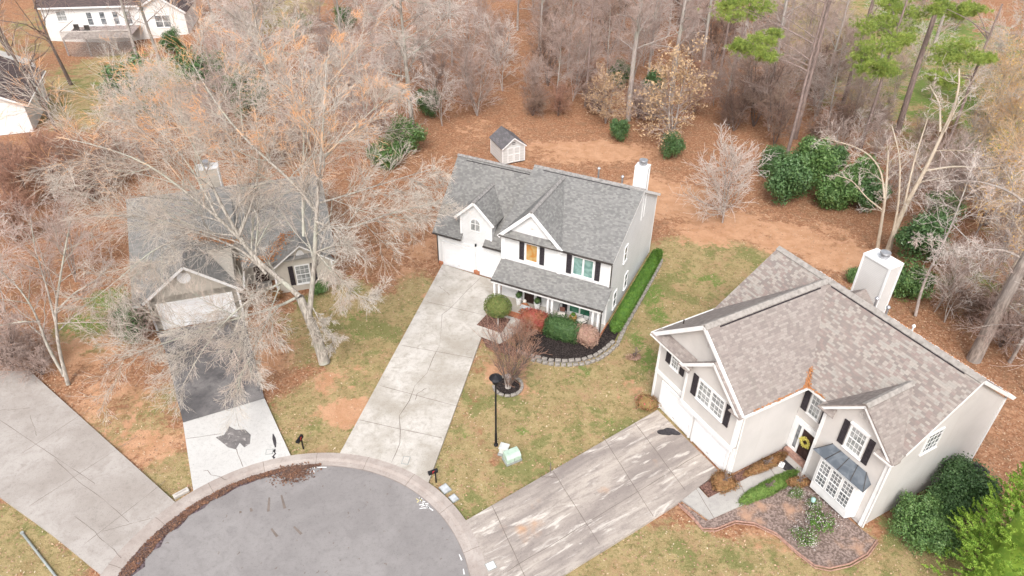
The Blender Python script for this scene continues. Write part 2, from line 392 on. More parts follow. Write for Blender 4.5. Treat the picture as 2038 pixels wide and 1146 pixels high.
# road: the bulb plus the street coming from below the picture
b = MB()
pts = ring(RI, R_(-60), R_(240), 90)+[(-15.5, 2), (-15.5, -60), (-5.7, -60), (-5.7, 2)]
tag(flat('road', pts, 0.0, m_asph), kind='structure')
# rolled curb
b = MB(); N0 = 120; prof = [(RI-.01, -.06), (RI-.01, .006), (RI+.32, .035), (RI+.5, .10), (RC, .115), (RC, -.06)]
for i in range(N0):
    a0 = R_(-62)+R_(304)*i/N0; a1 = R_(-62)+R_(304)*(i+1)/N0
    for j in range(len(prof)-1):
        q = [(CUL.x+r*math.cos(a), CUL.y+r*math.sin(a), z) for (r, z), a in ((prof[j], a0), (prof[j], a1), (prof[j+1], a1), (prof[j+1], a0))]
        b.add(q, [(0, 1, 2, 3)])
cu = b.build('curb', m_curb); tag(cu, kind='structure')
b = MB()
for a in range(-50, 236, 18):
    a_ = R_(a); d = (math.cos(a_), math.sin(a_))
    for (r0, z0), (r1, z1) in zip(prof[1:-1], prof[2:]):
        if r1 <= r0: continue
        t = Vector((-d[1], d[0], 0))*.012
        p0 = Vector((CUL.x+d[0]*r0, CUL.y+d[1]*r0, z0+.004)); p1 = Vector((CUL.x+d[0]*r1, CUL.y+d[1]*r1, z1+.004))
        b.add([p0-t, p1-t, p1+t, p0+t], [(0, 1, 2, 3)])
b.build('curb_joint', m_crack, cu)
m_gutl = simple('gutter_line', (.28, .24, .22), .95)
b = MB(); strip(b, ring(RI+.005, R_(-60), R_(240), 90), .05, .011, .5); b.build('gutter_line', m_gutl, cu)

def onring(px, py, r=RC-.02):
    p = G(px, py)-CUL; p.normalize(); return CUL+p*r
def arc(pa, pb, n=10, r=RC-.005):
    a = math.atan2(pa.y-CUL.y, pa.x-CUL.x); c = math.atan2(pb.y-CUL.y, pb.x-CUL.x)
    return [Vector((CUL.x+r*math.cos(a+(c-a)*i/n), CUL.y+r*math.sin(a+(c-a)*i/n), 0)) for i in range(n+1)]
DZ = .12
def slabdrive(name, pts, mat): o = flat(name, pts, DZ, mat, .3); tag(o, kind='structure'); return o
# centre driveway
a, c_ = onring(676, 907), onring(849, 966)
dC = slabdrive('driveway', [G(881,528), *[Vector(p) for p in arc(a, c_)], G(960,668), G(1003,588), G(984,560)], m_cC)
b = MB(); mid = [(960,552),(930,580),(912,600),(895,617),(880,628),(878,660),(875,690),(862,715),(850,745),(826,770),(815,800),(795,830),(797,860),(796,885),(788,905),(780,922)]
strip(b, [G(*p) for p in mid], .03, DZ+.004, .7, 3); strip(b, wiggle(G(850,775), G(826,800), 8, .1, 4), .03, DZ+.004, .6); strip(b, wiggle(G(895,590), G(872,572), 8, .08, 9), .025, DZ+.004, .6)
for (p, q, s_) in [((850,603),(975,632),1),((800,690),(940,715),2),((757,770),(915,812),3),((716,838),(880,874),4)]: strip(b, wiggle(G(*p), G(*q), 10, .012, s_), .03, DZ+.005, .3)
b.build('crack', m_crack, dC)
# right driveway
a, c_ = onring(924, 1040), onring(962, 1118)
dR = slabdrive('driveway', [G(1308,818), *reversed([Vector(p) for p in arc(c_, a)]), G(990,1220), G(1122,1146), G(1350,1003), G(1430,940)], m_cR)
dR.data.name = 'driveway'
b = MB()
for (p, q, s_) in [((980,1010),(1045,1150),1),((1100,940),(1192,1085),2),((1200,872),(1300,1030),3),((1262,843),(1362,978),5)]: strip(b, wiggle(G(*p), G(*q), 10, .012, s_), .035, DZ+.005, .3)
strip(b, wiggle(G(1010,1140), G(1395,905), 24, .03, 6), .028, DZ+.006, .4); strip(b, wiggle(G(1096,944), G(1104,926), 5, .1, 5), .05, DZ+.004, .5); strip(b, wiggle(G(1075,950), G(1105,946), 8, .12, 7), .05, DZ+.004, .5)
b.build('joint', m_crack, dR)
def ragged(name, cx, cy, rx, ry, z, mat, seed, parent=None, n=36, rough=.25):
    rnd = random.Random(seed); c = G(cx, cy); a = abs(G(cx+rx, cy).x-G(cx-rx, cy).x)/2; bb = abs(G(cx, cy-ry).y-G(cx, cy+ry).y)/2
    ph = [rnd.uniform(0, 6.28) for _ in range(5)]; P = []
    for i in range(n):
        t = 2*math.pi*i/n; k = 1+sum(rough/(j+1)*math.sin((j+2)*t+ph[j]) for j in range(5))
        P.append((c.x+a*k*math.cos(t), c.y+bb*k*math.sin(t)))
    return flat(name, P, z, mat, 0, parent)
ragged('oil_stain', 1330, 862, 17, 9, DZ+.006, m_stain, 3, dR)
b = MB()
# left driveway with its dark upper part
a, c_ = onring(384, 977), onring(579, 910)
dL = slabdrive('driveway', [G(527,795), G(365,843), *[Vector(p) for p in arc(a, c_)]], m_cL)
dD = slabdrive('driveway', [G(527,795.5), G(365.5,843.5), G(352,792), G(330,700), G(312,664), G(486,632)], m_cDark)
b = MB(); strip(b, wiggle(G(371,876), G(440,866), 8, .01, 2), .03, DZ+.004, .4); strip(b, wiggle(G(469,893), G(484,932), 8, .02, 2), .03, DZ+.004, .4); strip(b, wiggle(G(405,940), G(450,960), 8, .1, 2), .03, DZ+.004, .4)
b.build('crack', m_crack, dL)
PP = [(430,873),(447,868),(457,851),(470,858),(488,857),(500,868),(498,886),(487,893),(478,884),(470,897),(455,893),(444,884)]
flat('worn_patch', [G(*p) for p in PP], DZ+.006, m_patch, 0, dL)
b = MB(); strip(b, [G(544,866), G(546,875), G(548,884), G(549,893)], .12, DZ+.007, .9); strip(b, wiggle(G(548,896), G(550,915), 8, .1, 3), .09, DZ+.007, .9); b.build('stain', m_stain, dL)
# far left driveway
a, c_ = onring(205, 1150), onring(345, 997)
dF = slabdrive('driveway', [G(95,772), G(60,740), G(-60,740), G(-60,950), G(0,990), G(110,1070), *[Vector(p) for p in arc(onring(225,1150), c_)]], m_cLL)
b = MB()
for i, (p, q) in enumerate([((0,838),(190,965)),((45,905),(205,800)),((60,1010),(275,870)),((170,1085),(330,960)),((110,915),(260,1040)),((150,1030),(240,1115)),((0,820),(60,815)),((205,1060),(300,1030)),((75,870),(60,830))]): strip(b, wiggle(G(*p), G(*q), 12, .05 if i > 3 else .012, i), .022, DZ+.004, .6)
b.build('crack', m_crack, dF)
# street marks
rd = bpy.data.objects['road']
b = MB()
def dab(b, pts, wd=.06, z=.006): strip(b, [G(*p) for p in pts], wd, z, .3)
for P in [[(617,925),(631,924),(630,931),(617,932),(617,925)],[(622,925),(624,932)],[(617,938),(618,942)],[(624,936),(626,942)],[(612,930),(650,930)]]: dab(b, P)
for P in [[(834,1005),(852,1002),(850,1010),(835,1012)],[(838,1008),(848,1004)],[(840,1000),(862,1016)],[(845,1012),(855,1009)],[(834,990),(840,993)],[(836,996),(846,999)],[(852,1001),(858,996)],[(914,1103),(919,1115)],[(922,1132),(924,1143)]]: dab(b, P)
b.build('utility_paint_mark', m_paint, rd)
b = MB()
for P in [[(828,992),(834,996),(830,1000)],[(836,990),(840,998)]]: dab(b, P)
c0 = G(356, 1038)
strip(b, [(c0.x+.16*math.cos(t*.5), c0.y+.2*math.sin(t*.5)) for t in range(14)], .05, .006, .4); b.build('yellow_paint_mark', m_painty, rd)
b = MB(); rnd = random.Random(9)
for P in [[(536,990),(534,1018)],[(560,985),(567,1012)],[(540,1052),(552,1068)],[(585,1048),(600,1063)],[(478,1017),(479,1021)],[(499,1011),(501,1018)]]: dab(b, P, .12)
for i in range(140):
    a_ = rnd.uniform(0, 6.28); r_ = RI*math.sqrt(rnd.random())*.97; x, y = CUL.x+r_*math.cos(a_), CUL.y+r_*math.sin(a_); s_ = rnd.uniform(.03, .09); t_ = rnd.uniform(0, 3)
    strip(b, [(x, y), (x+s_*math.cos(t_), y+s_*math.sin(t_)), (x+2*s_*math.cos(t_+.5), y+2*s_*math.sin(t_+.5))], rnd.uniform(.02, .06), .006, .3, i)
b.build('tar_spot', m_crack, rd)

# ------------------------------------------------------------------ house parts
def wbox(b, side, pos, a0, a1, d0, d1, z0, z1):
    if side == 'front': b.box(a0, a1, pos-d1, pos-d0, z0, z1)
    elif side == 'back': b.box(a0, a1, pos+d0, pos+d1, z0, z1)
    elif side == 'right': b.box(pos+d0, pos+d1, a0, a1, z0, z1)
    else: b.box(pos-d1, pos-d0, a0, a1, z0, z1)
def window(par, side, pos, a0, a1, z0, z1, gm, nx=1, ny=1, units=1, label=None, arch=0, fw=.08, mid=True):
    b = MB(); u = (a1-a0)/units
    for (p0, p1, q0, q1) in ((a0, a1, z1-fw, z1), (a0, a1, z0, z0+fw), (a0, a0+fw, z0+fw, z1-fw), (a1-fw, a1, z0+fw, z1-fw)): wbox(b, side, pos, p0, p1, -.02, .07, q0, q1)
    for i in range(1, units): wbox(b, side, pos, a0+u*i-fw*.7, a0+u*i+fw*.7, -.02, .065, z0+fw, z1-fw)
    wbox(b, side, pos, a0-.06, a1+.06, 0, .1, z0-.05, z0-.001)
    fr = b.build('window', m_trim, par)
    if label: fr['label'] = label
    b = MB(); wbox(b, side, pos, a0+.03, a1-.03, -.01, .02, z0+.03, z1-.03)
    if arch:
        cx, r = (a0+a1)/2, (a1-a0)/2; n = 12
        P = [(cx+r*math.cos(math.pi*i/n), z1+arch*math.sin(math.pi*i/n)) for i in range(n+1)]
        o3 = lambda p, d: (p[0], pos-d, p[1])
        b.extr([o3(p, -.01) for p in [(q[0]*.93+cx*.07, z1+(q[1]-z1)*.93+.02) for q in P]], (0, -.03, 0))
        bb = MB()
        for i in range(n): bb.bar(o3(P[i], .03), o3(P[i+1], .03), .08, .07, (0, 1, 0))
        for k in (3, 6, 9): bb.bar((cx, pos-.035, z1), o3(P[k], .035), .03, .03, (0, 1, 0))
        bb.build('arch_frame', m_trim, fr)
    b.build('glass', gm, fr)
    b = MB(); g = .022
    for k in range(units):
        x0, x1 = a0+u*k+fw*.8, a0+u*(k+1)-fw*.8
        for i in range(1, nx): xx = x0+(x1-x0)*i/nx; wbox(b, side, pos, xx-g/2, xx+g/2, .018, .035, z0+fw, z1-fw)
        for j in range(1, ny): zz = z0+(z1-z0)*j/ny; wbox(b, side, pos, x0, x1, .018, .037, zz-g/2, zz+g/2)
        if mid: wbox(b, side, pos, x0, x1, .017, .045, (z0+z1)/2-.03, (z0+z1)/2+.03)
    if b.V: b.build('sash_bar', m_trim, fr)
    return fr
def shutter(par, side, pos, a0, a1, z0, z1):
    b = MB(); wbox(b, side, pos, a0, a1, 0, .035, z0, z1)
    for (q0, q1) in ((z0, z0+.08), ((z0+z1)/2-.04, (z0+z1)/2+.04), (z1-.08, z1)): wbox(b, side, pos, a0-.003, a1+.003, .02, .06, q0, q1)
    wbox(b, side, pos, a0-.004, a0+.05, .02, .055, z0, z1); wbox(b, side, pos, a1-.05, a1+.004, .02, .055, z0, z1)
    n = int((z1-z0)/.09)
    for i in range(n): wbox(b, side, pos, a0+.05, a1-.05, .03, .047, z0+.02+i*.09, z0+.075+i*.09)
    return b.build('shutter', m_shut, par)
def garage_door(par, pos, a0, a1, z1, nx=4, ny=4):
    b = MB(); b.box(a0, a1, pos-.02, pos+.04, .02, z1)
    for i in range(nx):
        for j in range(ny):
            x0 = a0+(a1-a0)*(i+.1)/nx; x1 = a0+(a1-a0)*(i+.9)/nx; q0 = z1*(j+.16)/ny; q1 = z1*(j+.84)/ny
            b.box(x0, x1, pos-.038, pos-.018, q0, q1)
    for j in range(1, ny): b.box(a0, a1, pos-.028, pos-.019, z1*j/ny-.012, z1*j/ny+.012)
    d = b.build('garage_door', m_gdoor, par)
    b = MB()
    for (x0, x1, q0, q1) in ((a0-.14, a0-.003, 0, z1+.14), (a1+.003, a1+.14, 0, z1+.14), (a0-.003, a1+.003, z1+.003, z1+.14)): b.box(x0, x1, pos-.08, pos+.02, q0, q1)
    b.build('door_frame', m_trim, d)
    b = MB(); b.bar(((a0+a1)/2-.09, pos-.07, .35), ((a0+a1)/2+.09, pos-.07, .35), .02, .03)
    b.build('handle', m_metal, d)
    return d
def roof(par, pts, mat, t=.13, name='roof'):
    return MB().slab(pts, t).build(name, mat, par)
def rake(b, p, q, d=.16, w=.05): # white board under a sloping roof edge
    p = Vector(p); q = Vector(q); b.bar(p-Vector((0, 0, d/2)), q-Vector((0, 0, d/2)), w, d)
def ridge_cap(par, p, q, mat, wd=.32, vent=False):
    p = Vector(p); q = Vector(q); t = (q-p).normalized(); n_ = Vector((-t.y, t.x, 0)); b = MB(); L = (q-p).length; k = int(L/.3); rnd = random.Random(int(L*100))
    for i in range(k):
        a = p+t*(L*i/k-.02); c = p+t*(L*(i+1)/k); h = .07+.012*(i % 2)+rnd.uniform(0, .006)
        a = a+Vector((0, 0, h)); c = c+Vector((0, 0, h)); dn = Vector((0, 0, -wd*.36))
        b.extr([a+n_*wd/2+dn, a, a-n_*wd/2+dn, a-n_*wd/2+dn*1.25, a-Vector((0, 0, .06)), a+n_*wd/2+dn*1.25], c-a)
    return b.build('ridge_cap', mat, par)
def gable_vent(par, x, y, z, w, h, mat=None, half=True):
    b = MB(); n = 10
    P = [(x+w/2*math.cos(math.pi*i/n), y, z+h*math.sin(math.pi*i/n)) for i in range(n+1)]
    b.extr(P, (0, -.03, 0)); v = b.build('gable_vent', mat or m_trim, par)
    b = MB()
    for i in range(1, n, 1): b.bar((x, y-.04, z+.02), (x+w*.45*math.cos(math.pi*i/n), y-.04, z+h*.9*math.sin(math.pi*i/n)), .015, .015)
    b.build('louvre', m_stucco, v)
def chimney(par, x0, x1, y0, y1, z0, z1, mat):
    b = MB(); b.box(x0, x1, y0, y1, z0, z1); c = b.build('chimney', mat, par)
    b = MB(); b.box(x0-.06, x1+.06, y0-.06, y1+.06, z1+.002, z1+.1); e = .05
    for (xx, yy) in ((x0, y0), (x1, y0), (x0, y1), (x1, y1)): b.box(xx-e, xx+e, yy-e, yy+e, z0+.4, z1-.001)
    b.build('chimney_trim', m_trim, c)
    cx, cy = (x0+x1)/2, (y0+y1)/2
    MB().lathe([(.2, 0), (.2, .16), (.3, .18), (.3, .22), (.2, .26), (.2, .36), (.32, .38), (.3, .44), (.08, .5)], (cx, cy, z1+.1), 18).build('chimney_cap', m_metal, c)
    return c
def pipe(par, x, y, z0, z1, mat=None, r=.06, cap=True):
    b = MB(); b.lathe([(r*2.6, 0), (r*1.2, .12), (r, .14), (r, z1-z0)], (x, y, z0))
    if cap: b.lathe([(r*1.9, 0), (r*2.1, .06), (r*1.2, .14), (r*.3, .17)], (x, y, z1))
    b.build('vent_pipe', mat or m_metal, par)
def gutter(par, p, q, mat, drops=()):
    p = Vector(p); q = Vector(q); b = MB(); b.bar(p, q, .11, .09)
    g = b.build('gutter', mat, par)
    for k, (pts) in enumerate(drops):
        MB().tube(pts, .045, 8).build('downspout', mat, par)
    return g
def lantern(par, x, y, z, side='front'):
    b = MB(); b.box(x-.05, x+.05, y-.04, y, z-.1, z+.1); b.lathe([(.06, 0), (.075, .02), (.05, .2), (.02, .26)], (x, y-.11, z-.08), 8)
    l = b.build('wall_lantern', m_black, par)
    return l

# ------------------------------------------------------------------ CENTRE HOUSE
H = empty('white_house', 'white two-storey house with grey shingle roofs and a front porch, in the middle', 'house', (-5.914, 48.909, 0), R_(-25.07))
sg = 1.044; zg = lambda y: 3.15+(min(y, 4.15)+.35)*sg-max(0, y-4.15)*sg       # garage wing roof
sm = .405; zm = lambda y: 5.78+(min(y, 4.2)+2.1)*sm-max(0, y-4.2)*.54          # main roof
b = MB()
b.extr([(0.0, 0, 0), (0.0, 0, 3.3), (0, 4.15, zg(4.15)-.2), (0, 8.3, 3.3), (0, 8.3, 0)], (6.49, 0, 0))
b.extr([(6.5, -1.8, 0), (6.5, -1.8, 5.72), (6.5, 4.2, zm(4.2)-.2), (6.5, 9.2, 5.4), (6.5, 9.2, 0)], (8.35, 0, 0))
b.extr([(2.1, -.03, 3.1), (4.78, -.03, 3.1), (4.78, -.03, 5.05), (3.4, -.03, 6.42), (2.1, -.03, 5.05)], (0, 2.4, 0))      # dormer
b.extr([(6.7, -1.83, 5.6), (11.1, -1.83, 5.6), (8.88, -1.83, 7.9)], (0, 3., 0))
b.build('wall', m_white, H)
b = MB()
b.box(-.03, 6.49, -.035, .0, 2.42, 2.6); b.box(-.03, .12, -.03, .1, 0, 3.15)
b.box(6.48, 6.74, -1.85, -1.7, 3.4, 5.6); b.box(10.9, 11.14, -1.85, -1.798, 3.4, 5.6); b.box(14.72, 14.87, -1.83, -1.7, .1, 5.6)
b.box(14.75, 14.87, 9.1, 9.23, 0, 5.4)
b.box(2.07, 2.2, -.06, .06, 3.3, 5.05); b.box(4.68, 4.81, -.06, .1, 3.3, 5.05)
rake(b, (1.72, -.3, 5.0), (3.4, -.3, 6.62), .2, .05); rake(b, (5.08, -.3, 5.0), (3.4, -.3, 6.62), .2, .05)
rake(b, (6.4, -2.18, 5.68), (8.92, -2.18, 8.16), .24, .06); rake(b, (11.4, -2.18, 5.68), (8.92, -2.18, 8.16), .24, .06)
rake(b, (15.03, -2.1, zm(-2.1)-.02), (15.03, 4.2, zm(4.2)-.02), .2, .05); rake(b, (15.03, 9.45, zm(9.45)-.02), (15.03, 4.2, zm(4.2)-.02), .2, .05)
rake(b, (-.24, -.35, 3.1), (-.24, 4.15, 7.8), .2, .05)
b.box(6.5, 15.0, -2.1, -1.8, 5.57, 5.61)
b.each('trim_board', m_trim, H)
# roofs
yv = 2.95
roof(H, [(-.28, -.38, zg(-.38)), (2.27, -.38, zg(-.38)), (2.27, .1, zg(.1)), (4.2, .1, zg(.1)), (4.2, -.38, zg(-.38)), (6.6, -.38, zg(-.38)), (6.6, 4.15, zg(4.15)), (-.28, 4.15, zg(4.15))], m_roofC)
roof(H, [(-.28, 4.152, zg(4.15)), (6.6, 4.152, zg(4.15)), (6.6, 8.65, 3.15), (-.28, 8.65, 3.15)], m_roofC)
roof(H, [(6.42, -2.16, zm(-2.16)), (15.05, -2.16, zm(-2.16)), (15.05, 4.2, zm(4.2)), (6.35, 4.2, zm(4.2))], m_roofC)
roof(H, [(6.35, 4.202, zm(4.2)), (15.05, 4.202, zm(4.2)), (15.05, 9.5, zm(9.5)), (6.35, 9.5, zm(9.5))], m_roofC)
# dormer roofs (each slope runs back to its valley)
def cross_gable(par, xc, zp, half, sl_, yf, y0, z0, sr, mat, left=True, right=True, t=.11):
    """gable roof whose ridge runs back (+y) into a roof z = z0+(y-y0)*sr"""
    yr = y0+(zp-z0)/sr; ze = zp-half*sl_; ye = max(yf+.02, y0+(ze-z0)/sr)
    for s in ((-1,) if left else ())+((1,) if right else ()):
        roof(par, [(xc, yf, zp), (xc, yr, zp), (xc+s*half, ye, ze), (xc+s*half, yf, ze)], mat, t)
    return yr
yr = cross_gable(H, 3.4, 6.66, 1.72, .97, -.32, -.35, 3.15, sg, m_roofC)
ridge_cap(H, (3.4, -.32, 6.66), (3.4, yr-.05, 6.66), m_capC)
yr = cross_gable(H, 8.92, 8.2, 2.52, 1.0, -2.2, -2.1, 5.78, sm, m_roofC)
ridge_cap(H, (8.92, -2.2, 8.2), (8.92, min(yr, 4.1)-.1, 8.2), m_capC)
roof(H, [(6.45, -2.27, 5.74), (11.3, -2.27, 5.74), (11.0, -1.84, 6.1), (6.8, -1.84, 6.1)], m_roofC, .06)
ridge_cap(H, (-.28, 4.15, zg(4.15)), (6.4, 4.15, zg(4.15)), m_capC)
ridge_cap(H, (6.35, 4.2, zm(4.2)), (15.05, 4.2, zm(4.2)), m_capC, .36)
b = MB(); b.box(.6, 6.3, 3.88, 3.93, zg(3.9)+.01, zg(3.9)+.05); b.box(7.2, 14.0, 3.88, 3.93, zm(3.9)+.005, zm(3.9)+.04); b.build('ridge_vent', m_shut, H)
# porch roof
roof(H, [(6.5, -3.55, 2.7), (15.12, -3.55, 2.7), (15.12, -1.76, 3.54), (6.5, -1.76, 3.54)], m_roofC, .08)
MB().box(6.56, 15.0, -3.37, -1.81, 2.45, 2.52).box(6.5, 15.05, -3.5, -3.38, 2.35, 2.6).build('porch_beam', m_trim, H)
# porch floor
MB().box(6.51, 14.9, -3.35, -1.81, 0, .16).build('porch_floor', m_cC, H)
b = MB(); b.box(6.5, 14.98, -3.45, -3.352, .0, .17); b.box(14.902, 14.98, -3.35, -1.5, 0, .17); b.box(3.2, 3.7, -.12, -.04, 0, .4); b.box(-.05, .42, -.1, -.04, 0, .3)
b.box(7.0, 9.3, -3.8, -3.46, 0, .1); b.each('brick_edge', m_brick, H)
for x in (6.62, 7.0, 10.9, 11.22, 14.32, 14.72):
    b = MB(); b.box(x-.08, x+.08, -3.28, -3.12, .162, 2.34); b.box(x-.11, x+.11, -3.31, -3.09, .162, .28); b.box(x-.11, x+.11, -3.31, -3.09, 2.26, 2.345); b.build('porch_column', m_trim, H)
garage_door(H, -.02, .52, 3.18, 2.12); garage_door(H, -.02, 3.7, 6.3, 2.12)
window(H, 'front', -1.8, 8.38, 9.44, 3.84, 5.44, m_amber, label='upstairs window glowing amber', mid=False, fw=.11)
shutter(H, 'front', -1.8, 7.94, 8.3, 3.86, 5.46); shutter(H, 'front', -1.8, 9.53, 9.88, 3.86, 5.46)
window(H, 'front', -1.8, 12.05, 13.65, 3.77, 5.38, m_teal, units=2, mid=False, fw=.09)
shutter(H, 'front', -1.8, 11.6, 11.97, 3.79, 5.4); shutter(H, 'front', -1.8, 13.73, 14.09, 3.79, 5.4)
window(H, 'front', -1.8, 12.0, 13.7, .42, 1.9, m_green, units=2, mid=False)
shutter(H, 'front', -1.8, 11.5, 11.86, .42, 1.9)
window(H, 'right', 14.85, 1.15, 1.9, 3.7, 5.05, m_glassd, fw=.05); window(H, 'right', 14.85, 2.1, 2.85, .7, 2.1, m_glassd, fw=.05); window(H, 'right', 14.85, -.45, .3, .6, 2.05, m_glassd, fw=.05)
# arch window of the dormer
fr = MB(); P = [(3.4+.42*math.cos(math.pi*i/12), -.035, 4.65+.42*math.sin(math.pi*i/12)) for i in range(13)]+[(2.98, -.035, 4.0), (3.82, -.035, 4.0)]
b = MB()
for i in range(len(P)): b.bar(P[i], P[(i+1) % len(P)], .09, .08, (0, 1, 0))
b.bar((3.4, -.05, 4.0), (3.4, -.05, 5.05), .05, .04, (0, 1, 0)); b.bar((2.98, -.05, 4.62), (3.82, -.05, 4.62), .05, .04, (0, 1, 0))
aw = b.build('arched_window', m_trim, H); MB().extr(P, (0, -.02, 0)).build('glass', m_curt, aw)
gable_vent(H, 8.9, -1.84, 6.6, .95, .5)
# door
b = MB(); b.box(8.44, 9.22, -1.87, -1.8, .17, 2.1)
for (q0, q1) in ((.3, .8), (.9, 1.4), (1.5, 2.0)): b.box(8.52, 8.8, -1.89, -1.86, q0, q1); b.box(8.86, 9.14, -1.89, -1.86, q0, q1)
d = b.build('front_door', m_doorr, H); MB().lathe([(.03, 0), (.03, .06)], (9.14, -1.9, 1.05), 8).build('handle', m_metal, d)
b = MB()
for x0, x1 in ((8.29, 8.43), (9.23, 9.37)): b.box(x0, x1, -1.88, -1.8, .17, 2.2)
b.box(8.43, 9.23, -1.885, -1.8, 2.11, 2.2); b.build('door_frame', m_trim, d)
shutter(H, 'front', -1.8, 7.9, 8.24, .3, 2.1); shutter(H, 'front', -1.8, 9.45, 9.8, .3, 2.1)
lantern(H, 3.42, -.04, 2.75)
chimney(H, 13.97, 14.84, 4.85, 5.5, 5.0, 9.6, m_white)
pipe(H, 11.25, 4.8, 7.9, 8.85); pipe(H, 13.1, 4.8, 7.9, 8.6)
gutter(H, (6.45, -2.22, 5.7), (15.0, -2.22, 5.7), m_gutter, [[(14.93, -2.2, 5.65), (14.93, -1.92, 5.4), (14.93, -1.88, 3.5)], [(15.0, -3.6, 2.6), (14.98, -3.45, 2.3), (14.98, -3.42, .1)]])
gutter(H, (6.5, -3.6, 2.66), (15.1, -3.6, 2.66), m_gutter); gutter(H, (-.28, -.43, 3.05), (2.27, -.43, 3.05), m_gutter, [[(-.08, -.4, 3.0), (-.06, -.07, 2.7), (-.06, -.07, .1)]]); gutter(H, (4.2, -.43, 3.05), (6.3, -.43, 3.05), m_gutter)

# ------------------------------------------------------------------ RIGHT HOUSE
H2 = empty('beige_house', 'large beige two-storey house with tan shingle roof and nested front gables, at the right', 'house', (9.086, 33.597, 0), R_(-61))
s1 = .857; s2 = .71; zr = lambda y: 5.45+(min(y, 8.9)-4.25)*s2-max(0, y-8.9)*s2
ZR = zr(8.9)
b = MB()
b.extr([(0.02, -.0, 0), (7.04, 0, 0), (7.04, 0, 5.3), (3.52, 0, 8.4), (.02, 0, 5.3)], (0, 8.0, 0))
b.extr([(0.0, 4.6, 5.2), (0, 4.6, 0), (0, 13.2, 0), (0, 13.2, 5.3), (0, 8.9, ZR-.2)], (13.04, 0, 0))
b.extr([(8.97, 4.02, 0), (13.05, 4.02, 0), (13.05, 4.02, 5.6), (11.0, 4.02, 7.3), (8.97, 4.02, 5.5)], (0, 2.5, 0))
b.build('wall', m_beige, H2)
b = MB()   # smooth front cladding
b.extr([(0.0, -.0, 2.7), (7.0, 0, 2.7), (7.0, 0, 5.3), (3.5, 0, 8.5), (.0, 0, 5.3)], (0, -.03, 0))
b.each('front_cladding', m_stucco, H2); b = MB()
b.extr([(2.85, -.28, 2.35), (7.05, -.28, 2.35), (7.05, -.28, 5.1), (4.9, -.28, 6.95), (2.85, -.28, 5.2)], (0, .25, 0))
b.box(0.02, .72, -.03, 0, 0, 2.7); b.box(3.72, 3.9, -.03, 0, 0, 2.7); b.box(6.82, 7.05, -.03, 0, 0, 2.35); b.box(.72, 6.82, -.03, 0, 2.3, 2.7)
b.each('front_cladding', m_stucco, H2); b = MB()
b.extr([(8.97, 4.0, .3), (13.05, 4.0, .3), (13.05, 4.0, 5.55), (11.0, 4.0, 7.3), (8.97, 4.0, 5.5)], (0, -.03, 0))
b.each('front_cladding', m_stucco, H2); b = MB()
b.box(7.06, 8.95, 4.57, 4.6, 2.7, 5.3)
b.each('front_cladding', m_stucco, H2)
b = MB()
b.box(-.04, 2.84, -.1, -.031, 2.45, 2.72); b.box(2.7, 7.09, -.36, -.282, 2.25, 2.52); b.box(2.7, 2.85, -.31, -.03, 2.53, 5.25); b.box(6.9, 7.09, -.31, -.02, 2.53, 5.15)
b.box(-.05, .12, -.07, .1, 0, 2.44); b.box(-.05, .1, -.07, .1, 2.73, 5.3); b.box(6.9, 7.08, -.07, .15, 0, 2.24)
b.box(8.92, 9.1, 3.93, 4.1, .1, 5.5); b.box(12.9, 13.1, 3.93, 4.2, .1, 5.6); b.box(13.0, 13.09, 13.1, 13.24, 0, 5.4)
b.box(7.06, 8.93, 4.5, 4.568, 2.58, 2.78); b.box(7.06, 7.2, 4.5, 4.56, .4, 2.57)
b.box(12.9, 13.1, 3.9, 3.92, .1, .3)
rake(b, (-.4, -.5, 5.42), (3.5, -.5, ZR-.02), .24, .06); rake(b, (7.4, -.5, 5.42), (3.5, -.5, ZR-.02), .24, .06)
rake(b, (2.35, -.66, 5.2), (4.85, -.66, 7.2), .2, .05); rake(b, (7.3, -.66, 5.2), (4.85, -.66, 7.2), .2, .05)
rake(b, (8.7, 3.66, 5.42), (11.0, 3.66, 7.5), .22, .06); rake(b, (13.3, 3.66, 5.42), (11.0, 3.66, 7.5), .22, .06)
rake(b, (13.27, 4.6, 5.68), (13.27, 8.9, ZR-.02), .2, .05); rake(b, (13.27, 13.6, 5.42), (13.27, 8.9, ZR-.02), .2, .05)
rake(b, (-.38, 4.6, 5.68), (-.38, 8.9, ZR-.02), .2, .05)
b.each('trim_board', m_trim, H2)
yj = 8.9
# garage wing
roof(H2, [(3.5, -.52, ZR), (3.5, 8.85, ZR), (7.4, 4.3, 5.45), (7.4, -.52, 5.45)], m_roofRg, .13)
roof(H2, [(3.5, -.52, ZR), (3.5, 8.85, ZR), (-.4, 4.7, 5.45), (-.4, -.52, 5.45)], m_roofRg, .13)
roof(H2, [(-.4, 4.25, 5.46), (-.02, 4.25, 5.46), (7.3, 4.25, 5.46), (13.28, 4.25, 5.46), (13.28, 8.9, ZR+.01), (-.4, 8.9, ZR+.01)], m_roofR, .12)
roof(H2, [(-.4, 8.902, ZR+.01), (13.28, 8.902, ZR+.01), (13.28, 13.62, 5.41), (-.4, 13.62, 5.41)], m_roofRg, .12)
